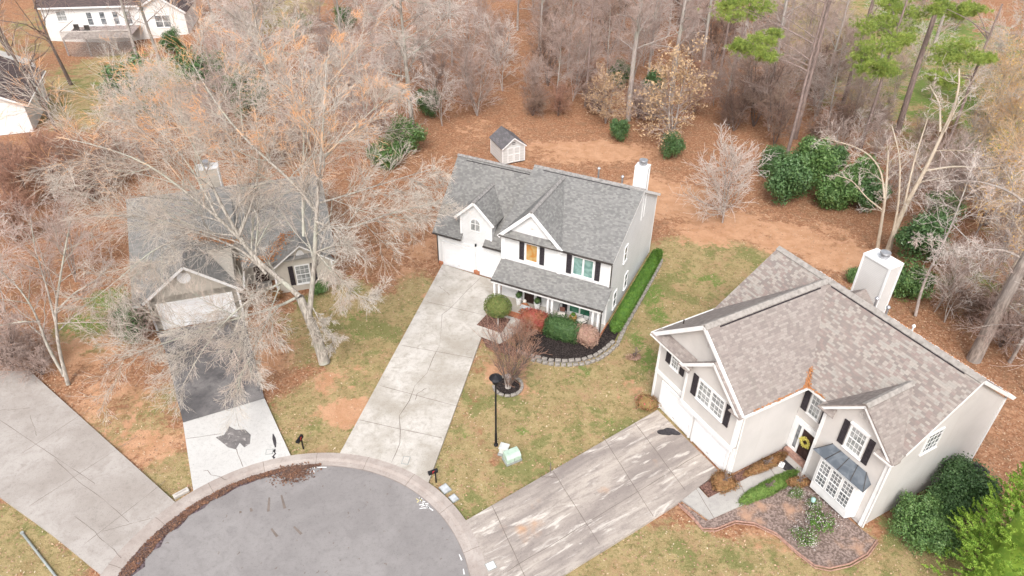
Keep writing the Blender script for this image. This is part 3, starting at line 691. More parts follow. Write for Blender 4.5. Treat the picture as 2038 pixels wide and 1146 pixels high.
# nested small gable over the garage
for s in (-1, 1): roof(H2, [(4.87, -.68, 7.28), (4.87, -.45, 7.28), (4.87+s*2.5, -.45, 5.24), (4.87+s*2.5, -.68, 5.24)], m_roofRg, .06)
roof(H2, [(-.4, -.62, 5.42), (3.3, -.62, 5.42), (3.1, -.06, 5.85), (-.1, -.06, 5.85)], m_roofRg, .05)
roof(H2, [(2.3, -.72, 5.22), (3.3, -.72, 5.22), (3.1, -.31, 5.55), (2.5, -.31, 5.55)], m_roofRg, .05); roof(H2, [(6.5, -.72, 5.22), (7.36, -.72, 5.22), (7.2, -.31, 5.55), (6.7, -.31, 5.55)], m_roofRg, .05)
yr = cross_gable(H2, 11.0, 7.54, 2.35, .9, 3.62, 4.25, 5.46, s2, m_roofRg)
ridge_cap(H2, (11, 3.62, 7.54), (11, yr-.1, 7.54), m_capR, .4)
roof(H2, [(8.65, 3.56, 5.4), (9.7, 3.56, 5.4), (9.55, 3.95, 5.7), (8.8, 3.95, 5.7)], m_roofRg, .05); roof(H2, [(12.3, 3.56, 5.4), (13.34, 3.56, 5.4), (13.2, 3.95, 5.7), (12.45, 3.95, 5.7)], m_roofRg, .05)
ridge_cap(H2, (3.5, -.52, ZR), (3.5, 8.8, ZR), m_capR, .5); ridge_cap(H2, (-.4, 8.9, ZR+.01), (13.28, 8.9, ZR+.01), m_capR, .5)
b = MB(); b.box(3.76, 3.81, .4, 8.0, ZR-.23, ZR-.17); b.box(4.0, 12.4, 8.6, 8.65, zr(8.62)+.02, zr(8.62)+.06); b.build('ridge_vent', m_shut, H2)
# chimney cricket
b = MB(); b.extr([(3.0, 11.98, 6.45), (5.2, 11.98, 6.45), (4.1, 11.98, 7.35)], (0, -1.5, 0)); b.build('cricket', m_roofRg, H2)
chimney(H2, 3.25, 5.05, 12.0, 13.1, 0, 9.35, m_beige)
pipe(H2, 5.9, 10.3, zr(10.3)-.05, zr(10.3)+.6); pipe(H2, 6.6, 10.5, zr(10.5)-.05, zr(10.5)+.5); pipe(H2, 8.6, 9.9, zr(9.9)-.05, zr(9.9)+.35, m_trim, .045); pipe(H2, .6, .9, 6.1, 6.6, m_gutter, .04, False)
garage_door(H2, -.03, .86, 3.58, 2.12); garage_door(H2, -.03, 4.04, 6.68, 2.12)
window(H2, 'front', -.03, 1.12, 1.85, 3.82, 5.12, m_curt, 3, 4); shutter(H2, 'front', -.03, .66, 1.04, 3.85, 5.1); shutter(H2, 'front', -.03, 1.93, 2.3, 3.85, 5.1)
window(H2, 'front', -.28, 3.8, 5.95, 3.6, 5.1, m_curt, 3, 4, 2, fw=.1); shutter(H2, 'front', -.28, 3.32, 3.7, 3.6, 5.1); shutter(H2, 'front', -.28, 6.05, 6.42, 3.55, 5.05)
window(H2, 'front', 4.57, 7.62, 8.4, 3.5, 5.05, m_curt, 3, 4, arch=.4); shutter(H2, 'front', 4.57, 7.15, 7.52, 3.5, 5.1); shutter(H2, 'front', 4.57, 8.5, 8.86, 3.45, 5.0)
window(H2, 'front', 3.97, 10.55, 11.62, 3.95, 5.65, m_curt, 4, 4, fw=.11); shutter(H2, 'front', 3.97, 10.13, 10.46, 3.95, 5.6); shutter(H2, 'front', 3.97, 11.7, 12.03, 3.9, 5.6)
MB().box(10.5, 11.67, 3.82, 3.97, 5.68, 5.76).build('window_head', m_trim, H2)
window(H2, 'right', 13.05, 6.5, 7.75, 4.4, 5.85, m_glass, 4, 4, mid=False, fw=.06)
gable_vent(H2, 11.0, 3.96, 6.35, .6, .6, m_stucco); gable_vent(H2, 4.6, -.31, 5.9, .01, .01) if 0 else None
gable_vent(H2, 3.7, -.03, 7.15, .6, .6, m_stucco)
b = MB(); b.extr([(13.051, 8.3, 7.1), (13.051, 9.5, 7.1), (13.051, 8.9, 7.9)], (.04, 0, 0)); b.build('gable_vent', m_stucco, H2)
# entrance
b = MB(); b.box(7.84, 8.64, 4.5, 4.55, .42, 2.42)
for (q0, q1) in ((.55, 1.1), (1.2, 1.75), (1.85, 2.3)): b.box(7.92, 8.2, 4.48, 4.51, q0, q1); b.box(8.28, 8.56, 4.48, 4.51, q0, q1)
d = b.build('front_door', m_doorr, H2); MB().lathe([(.03, 0), (.03, .05)], (7.92, 4.47, 1.35), 8).build('handle', m_metal, d)
b = MB(); b.box(7.2, 7.42, 4.46, 4.57, .4, 2.58); b.box(7.68, 7.83, 4.46, 4.57, .4, 2.58); b.box(8.65, 8.92, 4.46, 4.57, .4, 2.58); b.box(7.42, 7.68, 4.46, 4.57, 2.43, 2.58); b.box(7.83, 8.65, 4.46, 4.57, 2.43, 2.58); b.box(7.42, 7.68, 4.46, 4.57, .4, .6); b.build('door_frame', m_trim, d)
MB().box(7.43, 7.67, 4.52, 4.56, .6, 2.42).build('sidelight', m_glass, d)
MB().box(7.2, 8.9, 4.2, 4.5, 0, .38).build('door_step', m_brickd, H2)
# bay window
b = MB(); b.extr([(9.75, 3.97, .3), (9.95, 3.38, .3), (12.35, 3.38, .3), (12.55, 3.97, .3)], (0, 0, 2.75)); bay = b.build('bay', m_trim, H2)
def bay_win(x0, x1): window(bay, 'front', 3.38, x0, x1, 1.0, 2.7, m_glass, 3, 4)
for x0 in (10.08, 10.83, 11.58):
    b = MB(); x1 = x0+.68; z0, z1 = .95, 2.75; pos = 3.38
    for (p0, p1, q0, q1) in ((x0, x1, z1-.06, z1), (x0, x1, z0, z0+.06), (x0, x0+.05, z0+.06, z1-.06), (x1-.05, x1, z0+.06, z1-.06), (x0+.05, x1-.05, (z0+z1)/2-.03, (z0+z1)/2+.03)): b.box(p0, p1, pos-.06, pos, q0, q1)
    for i in (1, 2): xx = x0+.05+.58*i/3; b.box(xx-.011, xx+.011, pos-.045, pos, z0+.06, z1-.06)
    for i in (1, 2, 4, 5): zz = z0+(z1-z0)*i/6; b.box(x0+.05, x1-.05, pos-.046, pos, zz-.011, zz+.011)
    b.build('window', m_trim, bay); MB().box(x0+.03, x1-.03, pos-.028, pos+.01, z0+.03, z1-.03).build('glass', m_glass, bay)
b = MB(); e = [(9.5, 3.15, 3.06), (12.8, 3.15, 3.06), (12.65, 3.96, 3.06), (9.65, 3.96, 3.06)]; tt = [(10.0, 3.94, 3.55), (12.2, 3.94, 3.55)]
b.add(e+tt, [(0, 1, 5, 4), (1, 2, 5), (0, 4, 3), (3, 2, 1, 0), (2, 3, 4, 5)]); br_ = b.build('bay_roof', m_baym, H2)
b = MB()
for k in range(5): t = k/4; b.bar(Vector(e[0]).lerp(Vector(e[1]), t)+Vector((0, 0, .015)), Vector(tt[0]).lerp(Vector(tt[1]), t)+Vector((0, 0, .015)), .03, .03)
b.build('seam', m_gutter, br_)
gutter(H2, (-.4, -.6, 5.36), (3.2, -.6, 5.36), m_gutterw); gutter(H2, (7.46, -.5, 5.38), (7.46, 4.2, 5.38), m_gutterw, [[(7.44, -.3, 5.3), (7.15, -.0, 5.0), (7.13, .12, .2)]])
gutter(H2, (7.46, 4.2, 5.38), (8.7, 4.2, 5.38), m_gutterw); gutter(H2, (-.46, -.5, 5.38), (-.46, 4.6, 5.38), m_gutterw)
gutter(H2, (12.3, 3.58, 5.36), (13.35, 3.58, 5.36), m_gutterw, [[(13.3, 3.6, 5.3), (13.14, 3.9, 5.1), (13.16, 3.96, .1)]]); gutter(H2, (-.4, 13.66, 5.34), (13.3, 13.66, 5.34), m_gutterw)

# ------------------------------------------------------------------ LEFT HOUSE
H3 = empty('tan_house', 'single-storey tan house with blue-grey roof and wide white garage door behind the big bare tree', 'house', (-25.27, 39.822, 0), R_(18.5))
s3 = .5; zl = lambda y: 2.75+(min(y, 7.5)+.5)*s3-max(0, y-7.5)*s3
b = MB()
b.extr([(0, 0, 0), (5.95, 0, 0), (5.95, 0, 2.75), (2.95, 0, 5.05), (0, 0, 2.75)], (0, 4.5, 0))
b.extr([(0, 0, 0), (0, 0, 2.75), (0, 7.5, 6.5), (0, 15, 2.75), (0, 15, 0)], (5.9, 0, 0))
b.extr([(5.92, 4.0, 0), (5.92, 4, 4.3), (5.92, 7.5, 6.45), (5.92, 15, 2.7), (5.92, 15, 0)], (6.9, 0, 0))
b.extr([(8.5, 2.0, 0), (12.8, 2, 0), (12.8, 2, 2.6), (10.65, 2, 4.15), (8.5, 2, 2.6)], (0, 3, 0))
b.build('wall', m_lsid, H3)
b = MB()
rake(b, (-.45, -.42, 2.6), (2.95, -.42, 5.2), .2, .05); rake(b, (6.35, -.42, 2.6), (2.95, -.42, 5.2), .2, .05)
rake(b, (8.15, 1.6, 2.4), (10.65, 1.6, 4.3), .18, .05); rake(b, (13.15, 1.6, 2.4), (10.65, 1.6, 4.3), .18, .05)
rake(b, (-.83, -.5, 2.7), (-.83, 7.5, 6.68), .18, .05)
b.box(-.04, .1, -.04, .06, 0, 2.7); b.box(5.85, 5.99, -.04, .06, 0, 2.7); b.box(8.46, 8.6, 1.96, 2.1, 0, 2.6); b.box(12.7, 12.84, 1.96, 2.1, 0, 2.6)
b.each('trim_board', m_trim, H3)
roof(H3, [(-.85, -.5, zl(-.5)), (-.3, -.5, zl(-.5)), (2.0, 2.8, zl(2.8)), (6.4, 2.8, zl(2.8)), (6.4, 7.5, zl(7.5)), (-.85, 7.5, zl(7.5))], m_roofL)
roof(H3, [(6.4, 1.75, 3.05), (13.2, 1.75, 3.05), (13.2, 7.5, zl(7.5)), (6.4, 7.5, zl(7.5))], m_roofL)
roof(H3, [(-.85, 7.502, zl(7.5)), (13.2, 7.502, zl(7.5)), (13.2, 15.5, 2.72), (-.85, 15.5, 2.72)], m_roofL)
cross_gable(H3, 2.95, 5.25, 3.4, .765, -.44, -.5, 2.75, s3, m_roofL); cross_gable(H3, 10.65, 4.35, 2.5, .76, 1.56, 1.75, 3.05, .635, m_roofL)
ridge_cap(H3, (-.85, 7.5, zl(7.5)), (13.2, 7.5, zl(7.5)), m_capC); ridge_cap(H3, (2.95, -.44, 5.25), (2.95, 4.4, 5.25), m_capC)
garage_door(H3, -.02, .62, 5.4, 2.12, 8, 4)
b = MB(); b.lathe([(.0, 0), (.45, .001), (.45, .03), (0, .031)], (0, 0, 0), 20); b.V = [(2.75+x, -.01-z, 4.05+y) for x, y, z in b.V]; gv = b.build('gable_vent', m_trim, H3)
window(H3, 'front', 2.0, 10.0, 11.1, .6, 2.3, m_curt, 3, 4); shutter(H3, 'front', 2.0, 9.55, 9.9, .6, 2.3); shutter(H3, 'front', 2.0, 11.2, 11.55, .6, 2.3)
gable_vent(H3, 10.6, 1.98, 3.1, .6, .5)
b = MB(); b.box(7.0, 7.95, 3.92, 3.99, .1, 2.2); b.build('front_door', m_doorr, H3)
MB().box(6.9, 8.1, 2.6, 3.9, 0, .1).build('door_step', m_walk, H3)
chimney(H3, 4.3, 5.8, 8.0, 8.9, 4, 8.1, m_lsid)
pipe(H3, 7.0, 7.9, 6.3, 7.1, m_trim, .06, False)
gutter(H3, (-.85, -.55, 2.66), (-.4, -.55, 2.66), m_gutterw); gutter(H3, (6.45, -.3, 2.6), (6.45, 1.8, 2.6), m_gutterw)

# ------------------------------------------------------------------ SHED
p0 = G(800+902/3.696, 230+333/3.696); p1 = G(800+805/3.696, 230+352/3.696)
pf = p0.copy(); dx = (p0-p1).normalized(); ang = math.atan2(dx.y, dx.x)
WS = 2.5
org = p0-Vector((math.cos(ang), math.sin(ang), 0))*WS
S = empty('garden_shed', 'small grey garden shed with white-framed double doors behind the white house', 'shed', org, ang)
m_shed = siding('shed_panel', (.60, .60, .59), .3, .05)
b = MB(); b.extr([(0, 0, .08), (WS, 0, .08), (WS, 0, 1.85), (WS/2, 0, 2.75), (0, 0, 1.85)], (0, 3.0, 0)); b.build('wall', m_shed, S)
b = MB(); b.extr([(0.03, 0.03, 0), (WS-.03, .03, 0), (WS-.03, 2.97, 0), (.03, 2.97, 0)], (0, 0, .08)); b.build('skid_base', m_gutter, S)
roof(S, [(-.12, -.15, 1.82), (WS/2, -.15, 2.83), (WS/2, 3.1, 2.83), (-.12, 3.1, 1.82)], m_roofS, .07); roof(S, [(WS+.12, -.15, 1.82), (WS/2, -.15, 2.83), (WS/2, 3.1, 2.83), (WS+.12, 3.1, 1.82)], m_roofS, .07)
b = MB(); rake(b, (-.1, -.16, 1.78), (WS/2, -.16, 2.8), .12, .03); rake(b, (WS+.1, -.16, 1.78), (WS/2, -.16, 2.8), .12, .03); b.box(-.02, .08, -.03, .03, .1, 1.85); b.box(WS-.08, WS+.02, -.03, .04, .1, 1.85); b.box(-.02, .06, 2.96, 3.02, .1, 1.85); b.each('trim_board', m_trim, S)
for x0 in (.55, 1.27):
    d = MB().box(x0, x0+.68, -.03, 0, .15, 1.8).build('shed_door', m_shed, S)
    b = MB()
    for q in ((x0, x0+.09, .15, 1.8), (x0+.59, x0+.68, .15, 1.8), (x0+.09, x0+.59, .15, .25), (x0+.09, x0+.59, .93, 1.03), (x0+.09, x0+.59, 1.7, 1.8)): b.box(q[0], q[1], -.06, -.031, q[2], q[3])
    b.build('door_frame', m_trim, d)
b = MB(); b.box(1.1, 1.4, -.04, 0, 2.05, 2.3); v = b.build('gable_vent', m_shut, S)
b = MB(); b.box(1.235, 1.265, -.055, -.041, 2.05, 2.3); b.box(1.1, 1.4, -.055, -.041, 2.16, 2.19); b.build('vent_bar', m_trim, v)

# ------------------------------------------------------------------ FAR HOUSES
o = G(98, 71); e_ = G(375, 62); an = math.atan2((e_-o).y, (e_-o).x); W = (e_-o).length
T = empty('deck_house', 'pale far house with brown roof and a raised wooden deck, at the top left corner', 'house', o, an)
b = MB(); b.extr([(0, 0, -2), (0, 0, 4.1), (0, 5, 6.6), (0, 10, 4.1), (0, 10, -2)], (W-5.9, 0, 0)); b.extr([(W-6, -.1, -2), (W, -.1, -2), (W, -.1, 3.0), (W-3.2, -.1, 5.2), (W-6, -.1, 3.9)], (0, 8, 0)); b.build('wall', m_fsid, T)
roof(T, [(-.5, -.5, 4.05), (W-5.6, -.5, 4.05), (W-5.6, 5, 6.9), (-.5, 5, 6.9)], m_roofD); roof(T, [(-.5, 5.01, 6.9), (W-5.6, 5.01, 6.9), (W-5.6, 10.5, 4.1), (-.5, 10.5, 4.1)], m_roofD)
roof(T, [(W+.4, -.5, 2.9), (W-3.2, -.5, 5.4), (W-3.2, 8.5, 5.4), (W+.4, 8.5, 2.9)], m_roofD); roof(T, [(W-6.2, -.5, 3.75), (W-3.2, -.5, 5.4), (W-3.2, 8.5, 5.4), (W-6.2, 8.5, 3.75)], m_roofD)
b = MB(); rake(b, (W+.4, -.52, 2.87), (W-3.2, -.52, 5.36), .25, .06); rake(b, (W-6.2, -.52, 3.7), (W-3.2, -.52, 5.36), .25, .06); b.box(-.3, W-6, -.56, -.5, 3.83, 4.05); b.each('trim_board', m_trim, T)
for x in (5.9, 7.7, 9.5, 11.3): window(T, 'front', 0, x, x+.85, 1.3, 3.2, m_glass, 1, 2)
window(T, 'front', -.1, W-4.3, W-2.1, .7, 2.5, m_glass, units=2); window(T, 'front', 0, 1.9, 3.3, 2.0, 3.5, m_curt, 2, 2)
m_lat0 = simple('railing_wood', (.55, .50, .47), .9, var=.2)
m_wood = simple('weathered_deck_wood', (.36, .30, .28), .9, var=.3, scale=5)
b = MB(); b.box(3.9, 13.0, -5.6, -.02, 1.0, 1.12)
deck = b.build('deck', m_wood, T)
b = MB(); b.box(3.9, 13, -5.66, -5.52, 1.95, 2.1); b.box(3.86, 3.92, -5.6, 0, 2.0, 2.1); b.box(12.98, 13.05, -5.6, 0, 2.0, 2.1)
for i in range(74): b.box(3.92+i*.124, 3.975+i*.124, -5.62, -5.57, .95, 1.95)
b.build('railing', m_lat0, deck)
for x in (4.0, 7.0, 10.0, 12.9): MB().box(x-.09, x+.09, -5.5, -5.32, -2.2, .999).build('deck_post', m_wood, deck)
m_lat = simple('lattice_wood', (.50, .45, .43), .9, var=.4, scale=9)
b = MB()
for i in range(58):
    x = 2.4+i*.18; xa, xb = max(x, 4.0), min(x+2.6, 12.9)
    if xb > xa: za = -1.6+(xa-x); b.bar((xa, -5.66, -1.6+(xa-x)), (xb, -5.66, -1.6+(xb-x)), .03, .02); b.bar((xa, -5.69, 1.0-(xa-x)), (xb, -5.69, 1.0-(xb-x)), .03, .02)
b.build('lattice', m_lat, deck)
for x, y in ((5.0, -2.6), (6.6, -3.2)):
    g_ = empty('deck_furniture', 'dark garden chair on the far wooden deck, '+('left one' if x < 6 else 'right one'), 'chair', T.location+Matrix.Rotation(an, 3, 'Z') @ Vector((x, y, 1.12)), an)
    MB().box(-.35, .35, -.35, .35, .38, .46).build('seat', m_gutter, g_); MB().box(-.35, .35, .3, .38, .46, 1.0).build('backrest', m_gutter, g_)
    for q in ((-.3, -.3), (.3, -.3), (-.3, .3), (.3, .3)): MB().box(q[0]-.03, q[0]+.03, q[1]-.03, q[1]+.03, 0, .38).build('leg', m_gutter, g_)
o = G(68, 262); e_ = G(98, 196); an = math.atan2((e_-o).y, (e_-o).x)
K = empty('dark_roof_house', 'pale house with a dark brown roof cut by the left edge of the picture', 'house', o, an); L_ = (e_-o).length
b = MB(); b.extr([(0, 0, 0), (0, 0, 3.3), (0, 5, 5.9), (0, 10, 3.3), (0, 10, 0)], (L_, 0, 0)); b.build('wall', m_fsid, K)
roof(K, [(-.5, -.5, 3.2), (L_+.5, -.5, 3.2), (L_+.5, 5, 6.2), (-.5, 5, 6.2)], m_roofD); roof(K, [(-.5, 5.01, 6.2), (L_+.5, 5.01, 6.2), (L_+.5, 10.5, 3.2), (-.5, 10.5, 3.2)], m_roofD)
b = MB(); rake(b, (-.52, -.5, 3.15), (-.52, 5, 6.15), .2, .05); rake(b, (-.52, 10.5, 3.15), (-.52, 5, 6.15), .2, .05); b.each('trim_board', m_trim, K)
gutter(K, (-.5, -.56, 3.1), (L_+.5, -.56, 3.1), m_gutterw)
window(K, 'left', 0, 4.2, 5.4, 1.0, 2.3, m_glass, 1, 2)
b = flat('path', [G(0,100), G(60,118), G(85,150), G(75,165), G(0,130), G(-60,120)], .0, m_walk); tag(b, kind='structure')
# ------------------------------------------------------------------ small objects of the yards
def at(fr_o, x, y, z=0): # point in a house's own frame
    m = Matrix.Rotation(fr_o.rotation_euler.z, 4, 'Z'); return Vector(fr_o.location)+m @ Vector((x, y, z))
# walk and bed of the white house
flat_pts = [G(960,668), G(1003,590), G(1034,600), G(1028,655), G(1020,676), G(990,668)]
o = flat('walkway', [at(H,6.45,-3.0), at(H,7.2,-3.9), at(H,9.4,-3.9), at(H,9.6,-5.0), at(H,8.9,-7.0), at(H,7.6,-6.9), at(H,5.6,-6.5), at(H,5.7,-5.0)], .10, m_cC, .2); tag(o, kind='structure')
o = flat('planting_bed', [at(H,6.5,-5.9), at(H,6.6,-4.3), at(H,8.4,-4.2), at(H,8.5,-5.9)], .13, m_mulchb, .1); tag(o, kind='structure')
bedpts = [(1028,700),(1050,708),(1075,714),(1100,719),(1130,720),(1160,717),(1185,708),(1205,695),(1222,680)]
o = flat('mulch_bed', [G(*p) for p in bedpts]+[at(H,15.2,-3.0), at(H,14.8,-3.46), at(H,9.5,-3.46), at(H,9.4,-5.6)], .06, m_mulch, .1); tag(o, kind='structure')
o = flat('hedge_bed', [G(1222,680), G(1232,660), G(1290,560), G(1314,512), at(H,15.05,9.4), at(H,15.0,-3.0)], .05, m_mulch, .1); tag(o, kind='structure')
def stones(px, label, group, size=.42, z=.0, pair=True, seed=1):
    rnd = random.Random(seed); P = [G(*p) for p in px]; first = None
    L = [0]
    for i in range(1, len(P)): L.append(L[-1]+(P[i]-P[i-1]).length)
    n = int(L[-1]/(size+.03))
    for k in range(n):
        d = (k+.5)*L[-1]/n; i = max(j for j in range(len(L)-1) if L[j] <= d); t = (d-L[i])/(L[i+1]-L[i]); p = P[i].lerp(P[i+1], t); q = P[i+1]-P[i]
        if k < 4 or first is None:
            b = MB(); x, y = size/2, .13; b.extr([(-x, -y, -.04), (x, -y, -.04), (x*.86, y, -.04), (-x*.86, y, -.04)], (0, 0, .2))
            first = b.build('edging_stone', m_stone, None, .03); o = first
        else: o = first.copy(); C.objects.link(o)
        o.location = (p.x, p.y, z+rnd.uniform(0, .03)); o.rotation_euler = (rnd.uniform(-.05, .05), rnd.uniform(-.04, .04), math.atan2(q.y, q.x)+rnd.uniform(-.12, .12)); o.scale = (rnd.uniform(.85, 1.02), rnd.uniform(.9, 1.1), 1)
        tag(o, label, 'stone', group)
stones(bedpts, 'grey block of the curved stone edging round the black mulch bed', 'edging stones of the mulch bed')
stones([(x+6, y+7) for x, y in bedpts[1:]]+[(1245,650)], 'pale flat block in the outer lower row of the mulch bed edging', 'outer edging stones of the mulch bed', .38, -.06, seed=4)
stones([(1236,665),(1262,620),(1290,570),(1312,530),(1317,516)], 'narrow stone laid along the green clipped hedge', 'edging stones along the hedge', .5, -.05, seed=7)
cm = G(1011,769); rg = []
for k in range(15): a = 2*math.pi*k/15; rg.append((cm.x+.78*math.cos(a), cm.y+.78*math.sin(a)))
o = flat('tree_mulch_ring', rg, .07, m_mulch, .1); tag(o, kind='structure')
st0 = None; rnd = random.Random(2)
for k in range(13):
    a = -2.9+5.2*k/12
    if st0 is None:
        b = MB(); b.extr([(-.2, -.1, 0), (.2, -.1, 0), (.16, .1, 0), (-.16, .1, 0)], (0, 0, .16)); st0 = b.build('edging_stone', m_stone, None, .03); o = st0
    else: o = st0.copy(); C.objects.link(o)
    o.location = (cm.x+.92*math.cos(a), cm.y+.92*math.sin(a), 0); o.rotation_euler = (0, 0, a+math.pi/2); o.scale = (rnd.uniform(.9, 1.05),)*3
    tag(o, 'grey block in the small ring round the multi-stemmed tree', 'stone', 'ring stones round the small tree')
# lamp post
p = G(987, 886); lp = empty('lamp_post', 'tall black lamp post on the front lawn beside the wide pale driveway', 'lamp post', p)
MB().lathe([(.13, 0), (.13, .1), (.075, .16), (.075, 1.0), (.06, 1.05), (.05, 5.0)], (0, 0, 0), 12).build('pole', m_black, lp, smooth=False)
b = MB(); b.lathe([(.08, 5.0), (.16, 5.06), (.2, 5.12), (.24, 5.42), (.38, 5.46), (.3, 5.55), (.1, 5.66), (.03, 5.76)], (0, 0, 0), 12); b.build('lamp_head', m_black, lp)
b = MB(); b.lathe([(.17, 5.13), (.225, 5.41)], (0, 0, 0), 12); b.V = [(x*1.03, y*1.03, z) for x, y, z in b.V]; b.build('lamp_glass', m_curt, lp)
# utility cabinets
m_pad = simple('pale_green_cabinet', (.44, .56, .47), .5, var=.1); m_padw = simple('pale_cabinet', (.6, .62, .6), .5, var=.15); m_padg = simple('grey_plinth', (.32, .34, .33), .8)
p = G(1019, 914); cb_ = empty('utility_cabinet', 'pale green slant-topped utility cabinet on the lawn by the lamp post', 'cabinet', p, R_(28))
MB().box(-.5, .5, -.32, .32, -.05, .1).build('base', m_padg, cb_); b = MB(); b.extr([(-.46, -.3, .1), (-.46, -.3, .42), (-.46, -.1, .62), (-.46, .3, .62), (-.46, .3, .1)], (.92, 0, 0)); b.build('housing', m_pad, cb_, .02); MB().box(-.02, .02, -.312, -.3, .12, .4).build('door_seam', m_padg, cb_)
p = G(1003, 901); cb_ = empty('utility_pedestal', 'small whitish utility pedestal just left of the pale green cabinet', 'cabinet', p, R_(-18))
MB().box(-.3, .3, -.28, .3, -.05, .08).build('base', m_padg, cb_); b = MB(); b.box(-.24, .24, -.2, .24, .08, .5); b.build('housing', m_padw, cb_, .03); b = MB(); b.extr([(-.28, -.24, .501), (.28, -.24, .501), (.28, .28, .501), (-.28, .28, .501)], (0, 0, .06)); b.build('lid', m_padw, cb_, .02)
def cover(px, py, w_, d_, rz, label, zz=.0, mat=None):
    e = empty('meter_cover', label, 'cover', G(px, py)+Vector((0, 0, zz)), R_(rz)); MB().box(-w_/2, w_/2, -d_/2, d_/2, -.05, .03).build('frame', m_padg, e); MB().box(-w_/2+.04, w_/2-.04, -d_/2+.04, d_/2-.04, .0, .036).build('lid', mat or m_padw, e)
m_cov = simple('cover_lid', (.52, .54, .56), .7, var=.15)
cover(886, 973, .5, .6, 40, 'larger flat grey meter cover in the grass beside the curb and mailbox', .02, m_cov); cover(903, 992, .42, .48, 40, 'smaller flat grey meter cover in the grass, nearer the stained driveway', .02, m_cov)
cover(808, 919, .42, .58, -8, 'small white-edged meter cover set in the wide pale driveway', .11, m_cC); cover(977, 1129, .5, .46, 28, 'white meter cover set in the stained driveway by the curb', .11, m_trim); cover(537, 902, .42, .4, 10, 'pale meter cover set in the short grey driveway', .11, m_cL)
e = empty('concrete_block', 'pale loose concrete block lying between the two left driveways by the curb', 'block', G(361, 983), R_(42)); MB().box(-.42, .42, -.14, .14, -.05, .16).build('block_body', m_cC, e, .02); MB().box(-.3, .3, -.05, .05, .1, .164).build('block_core', m_cLL, e)
def mailbox(px, py, rz, label, h=1.1):
    e = empty('mailbox', label, 'mailbox', G(px, py), rz)
    MB().box(-.035, .035, -.035, .035, 0, h).build('post', m_black, e); MB().bar((0, -.28, h-.22), (0, .1, h-.22), .05, .05).build('arm', m_black, e)
    b = MB(); P = [(-.1, -.42, 0), (.1, -.42, 0), (.1, -.42, .12)]+[(.1*math.cos(math.pi*i/8), -.42, .12+.1*math.sin(math.pi*i/8)) for i in range(1, 8)]+[(-.1, -.42, .12)]
    b.extr([(x, y, z+h-.19) for x, y, z in P], (0, .55, 0)); b.build('box', m_black, e)
    b = MB(); b.box(.1, .115, -.2, -.16, h-.12, h+.06); b.box(.1, .115, -.16, -.08, h, h+.06); b.build('flag', simple('red_flag', (.5, .03, .03)), e)
mailbox(868, 960, R_(-62), 'black mailbox with red flag beside the wide pale driveway at the curb')
mailbox(604, 893, R_(-15), 'black mailbox in the grass between the short grey and wide pale driveways')
# porch things
def pot_ball(x, y, label, grp=None):
    e = empty('potted_topiary', label, 'potted plant', at(H, x, y, .162), H.rotation_euler.z)
    MB().lathe([(.15, 0), (.16, .02), (.24, .6), (.25, .64), (.21, .64), (.2, .58)], (0, 0, 0), 16).build('pot', m_trim, e)
    return e
m_cush = simple('cream_cushion', (.74, .71, .66), .9, var=.08)
def chair(x, y, rz, label):
    e = empty('patio_chair', label, 'chair', at(H, x, y, .162), H.rotation_euler.z+rz)
    s_ = MB(); s_.box(-.27, .27, -.28, .26, .40, .5); s_.build('seat_cushion', m_cush, e, .03)
    b = MB()
    b.tube([(-.29, .3, .38), (-.3, .38, .7), (-.28, .46, 1.0), (-.18, .5, 1.1), (.18, .5, 1.1), (.28, .46, 1.0), (.3, .38, .7), (.29, .3, .38)], .016, 6)
    b.build('backrest_frame', m_black, e)
    for sx in (-1, 1):
        MB().tube([(sx*.3, -.32, 0), (sx*.3, -.3, .39)], .016, 6).build('leg', m_black, e); MB().tube([(sx*.3, .34, 0), (sx*.29, .28, .39)], .016, 6).build('leg', m_black, e)
        MB().tube([(sx*.3, -.3, .4), (sx*.32, -.28, .62), (sx*.32, .2, .64), (sx*.3, .38, .7)], .016, 6).build('armrest', m_black, e)
    MB().box(-.29, .29, -.3, .3, .37, .395).build('seat_frame', m_black, e)
    return e
c1_ = chair(11.75, -2.65, R_(8), 'left patio chair on the porch, black frame with white cushion and brown pillow')
MB().box(-.2, .2, .24, .36, .55, .9).build('pillow', simple('brown_pillow', (.2, .09, .07)), c1_, .04)
chair(13.35, -2.7, R_(-38), 'right patio chair on the porch turned aside, black frame with white cushion')
m_wick = simple('wicker', (.48, .30, .10), .85, var=.35, scale=14)
e = empty('wicker_basket', 'brown wicker basket between the two porch chairs', 'basket', at(H, 12.6, -2.45, .162)); b = MB(); b.lathe([(.2, 0), (.26, .12), (.28, .3), (.24, .46), (.26, .5)], (0, 0, 0), 16); b.build('basket_body', m_wick, e)
b = MB(); [b.lathe([(.272, z), (.292, z+.02), (.27, z+.04)], (0, 0, 0), 16) for z in (.12, .24, .34)]; b.build('woven_band', m_wick, e)
BASK = e
m_straw = simple('scarecrow_cloth', (.42, .18, .09), .9, var=.3, scale=10)
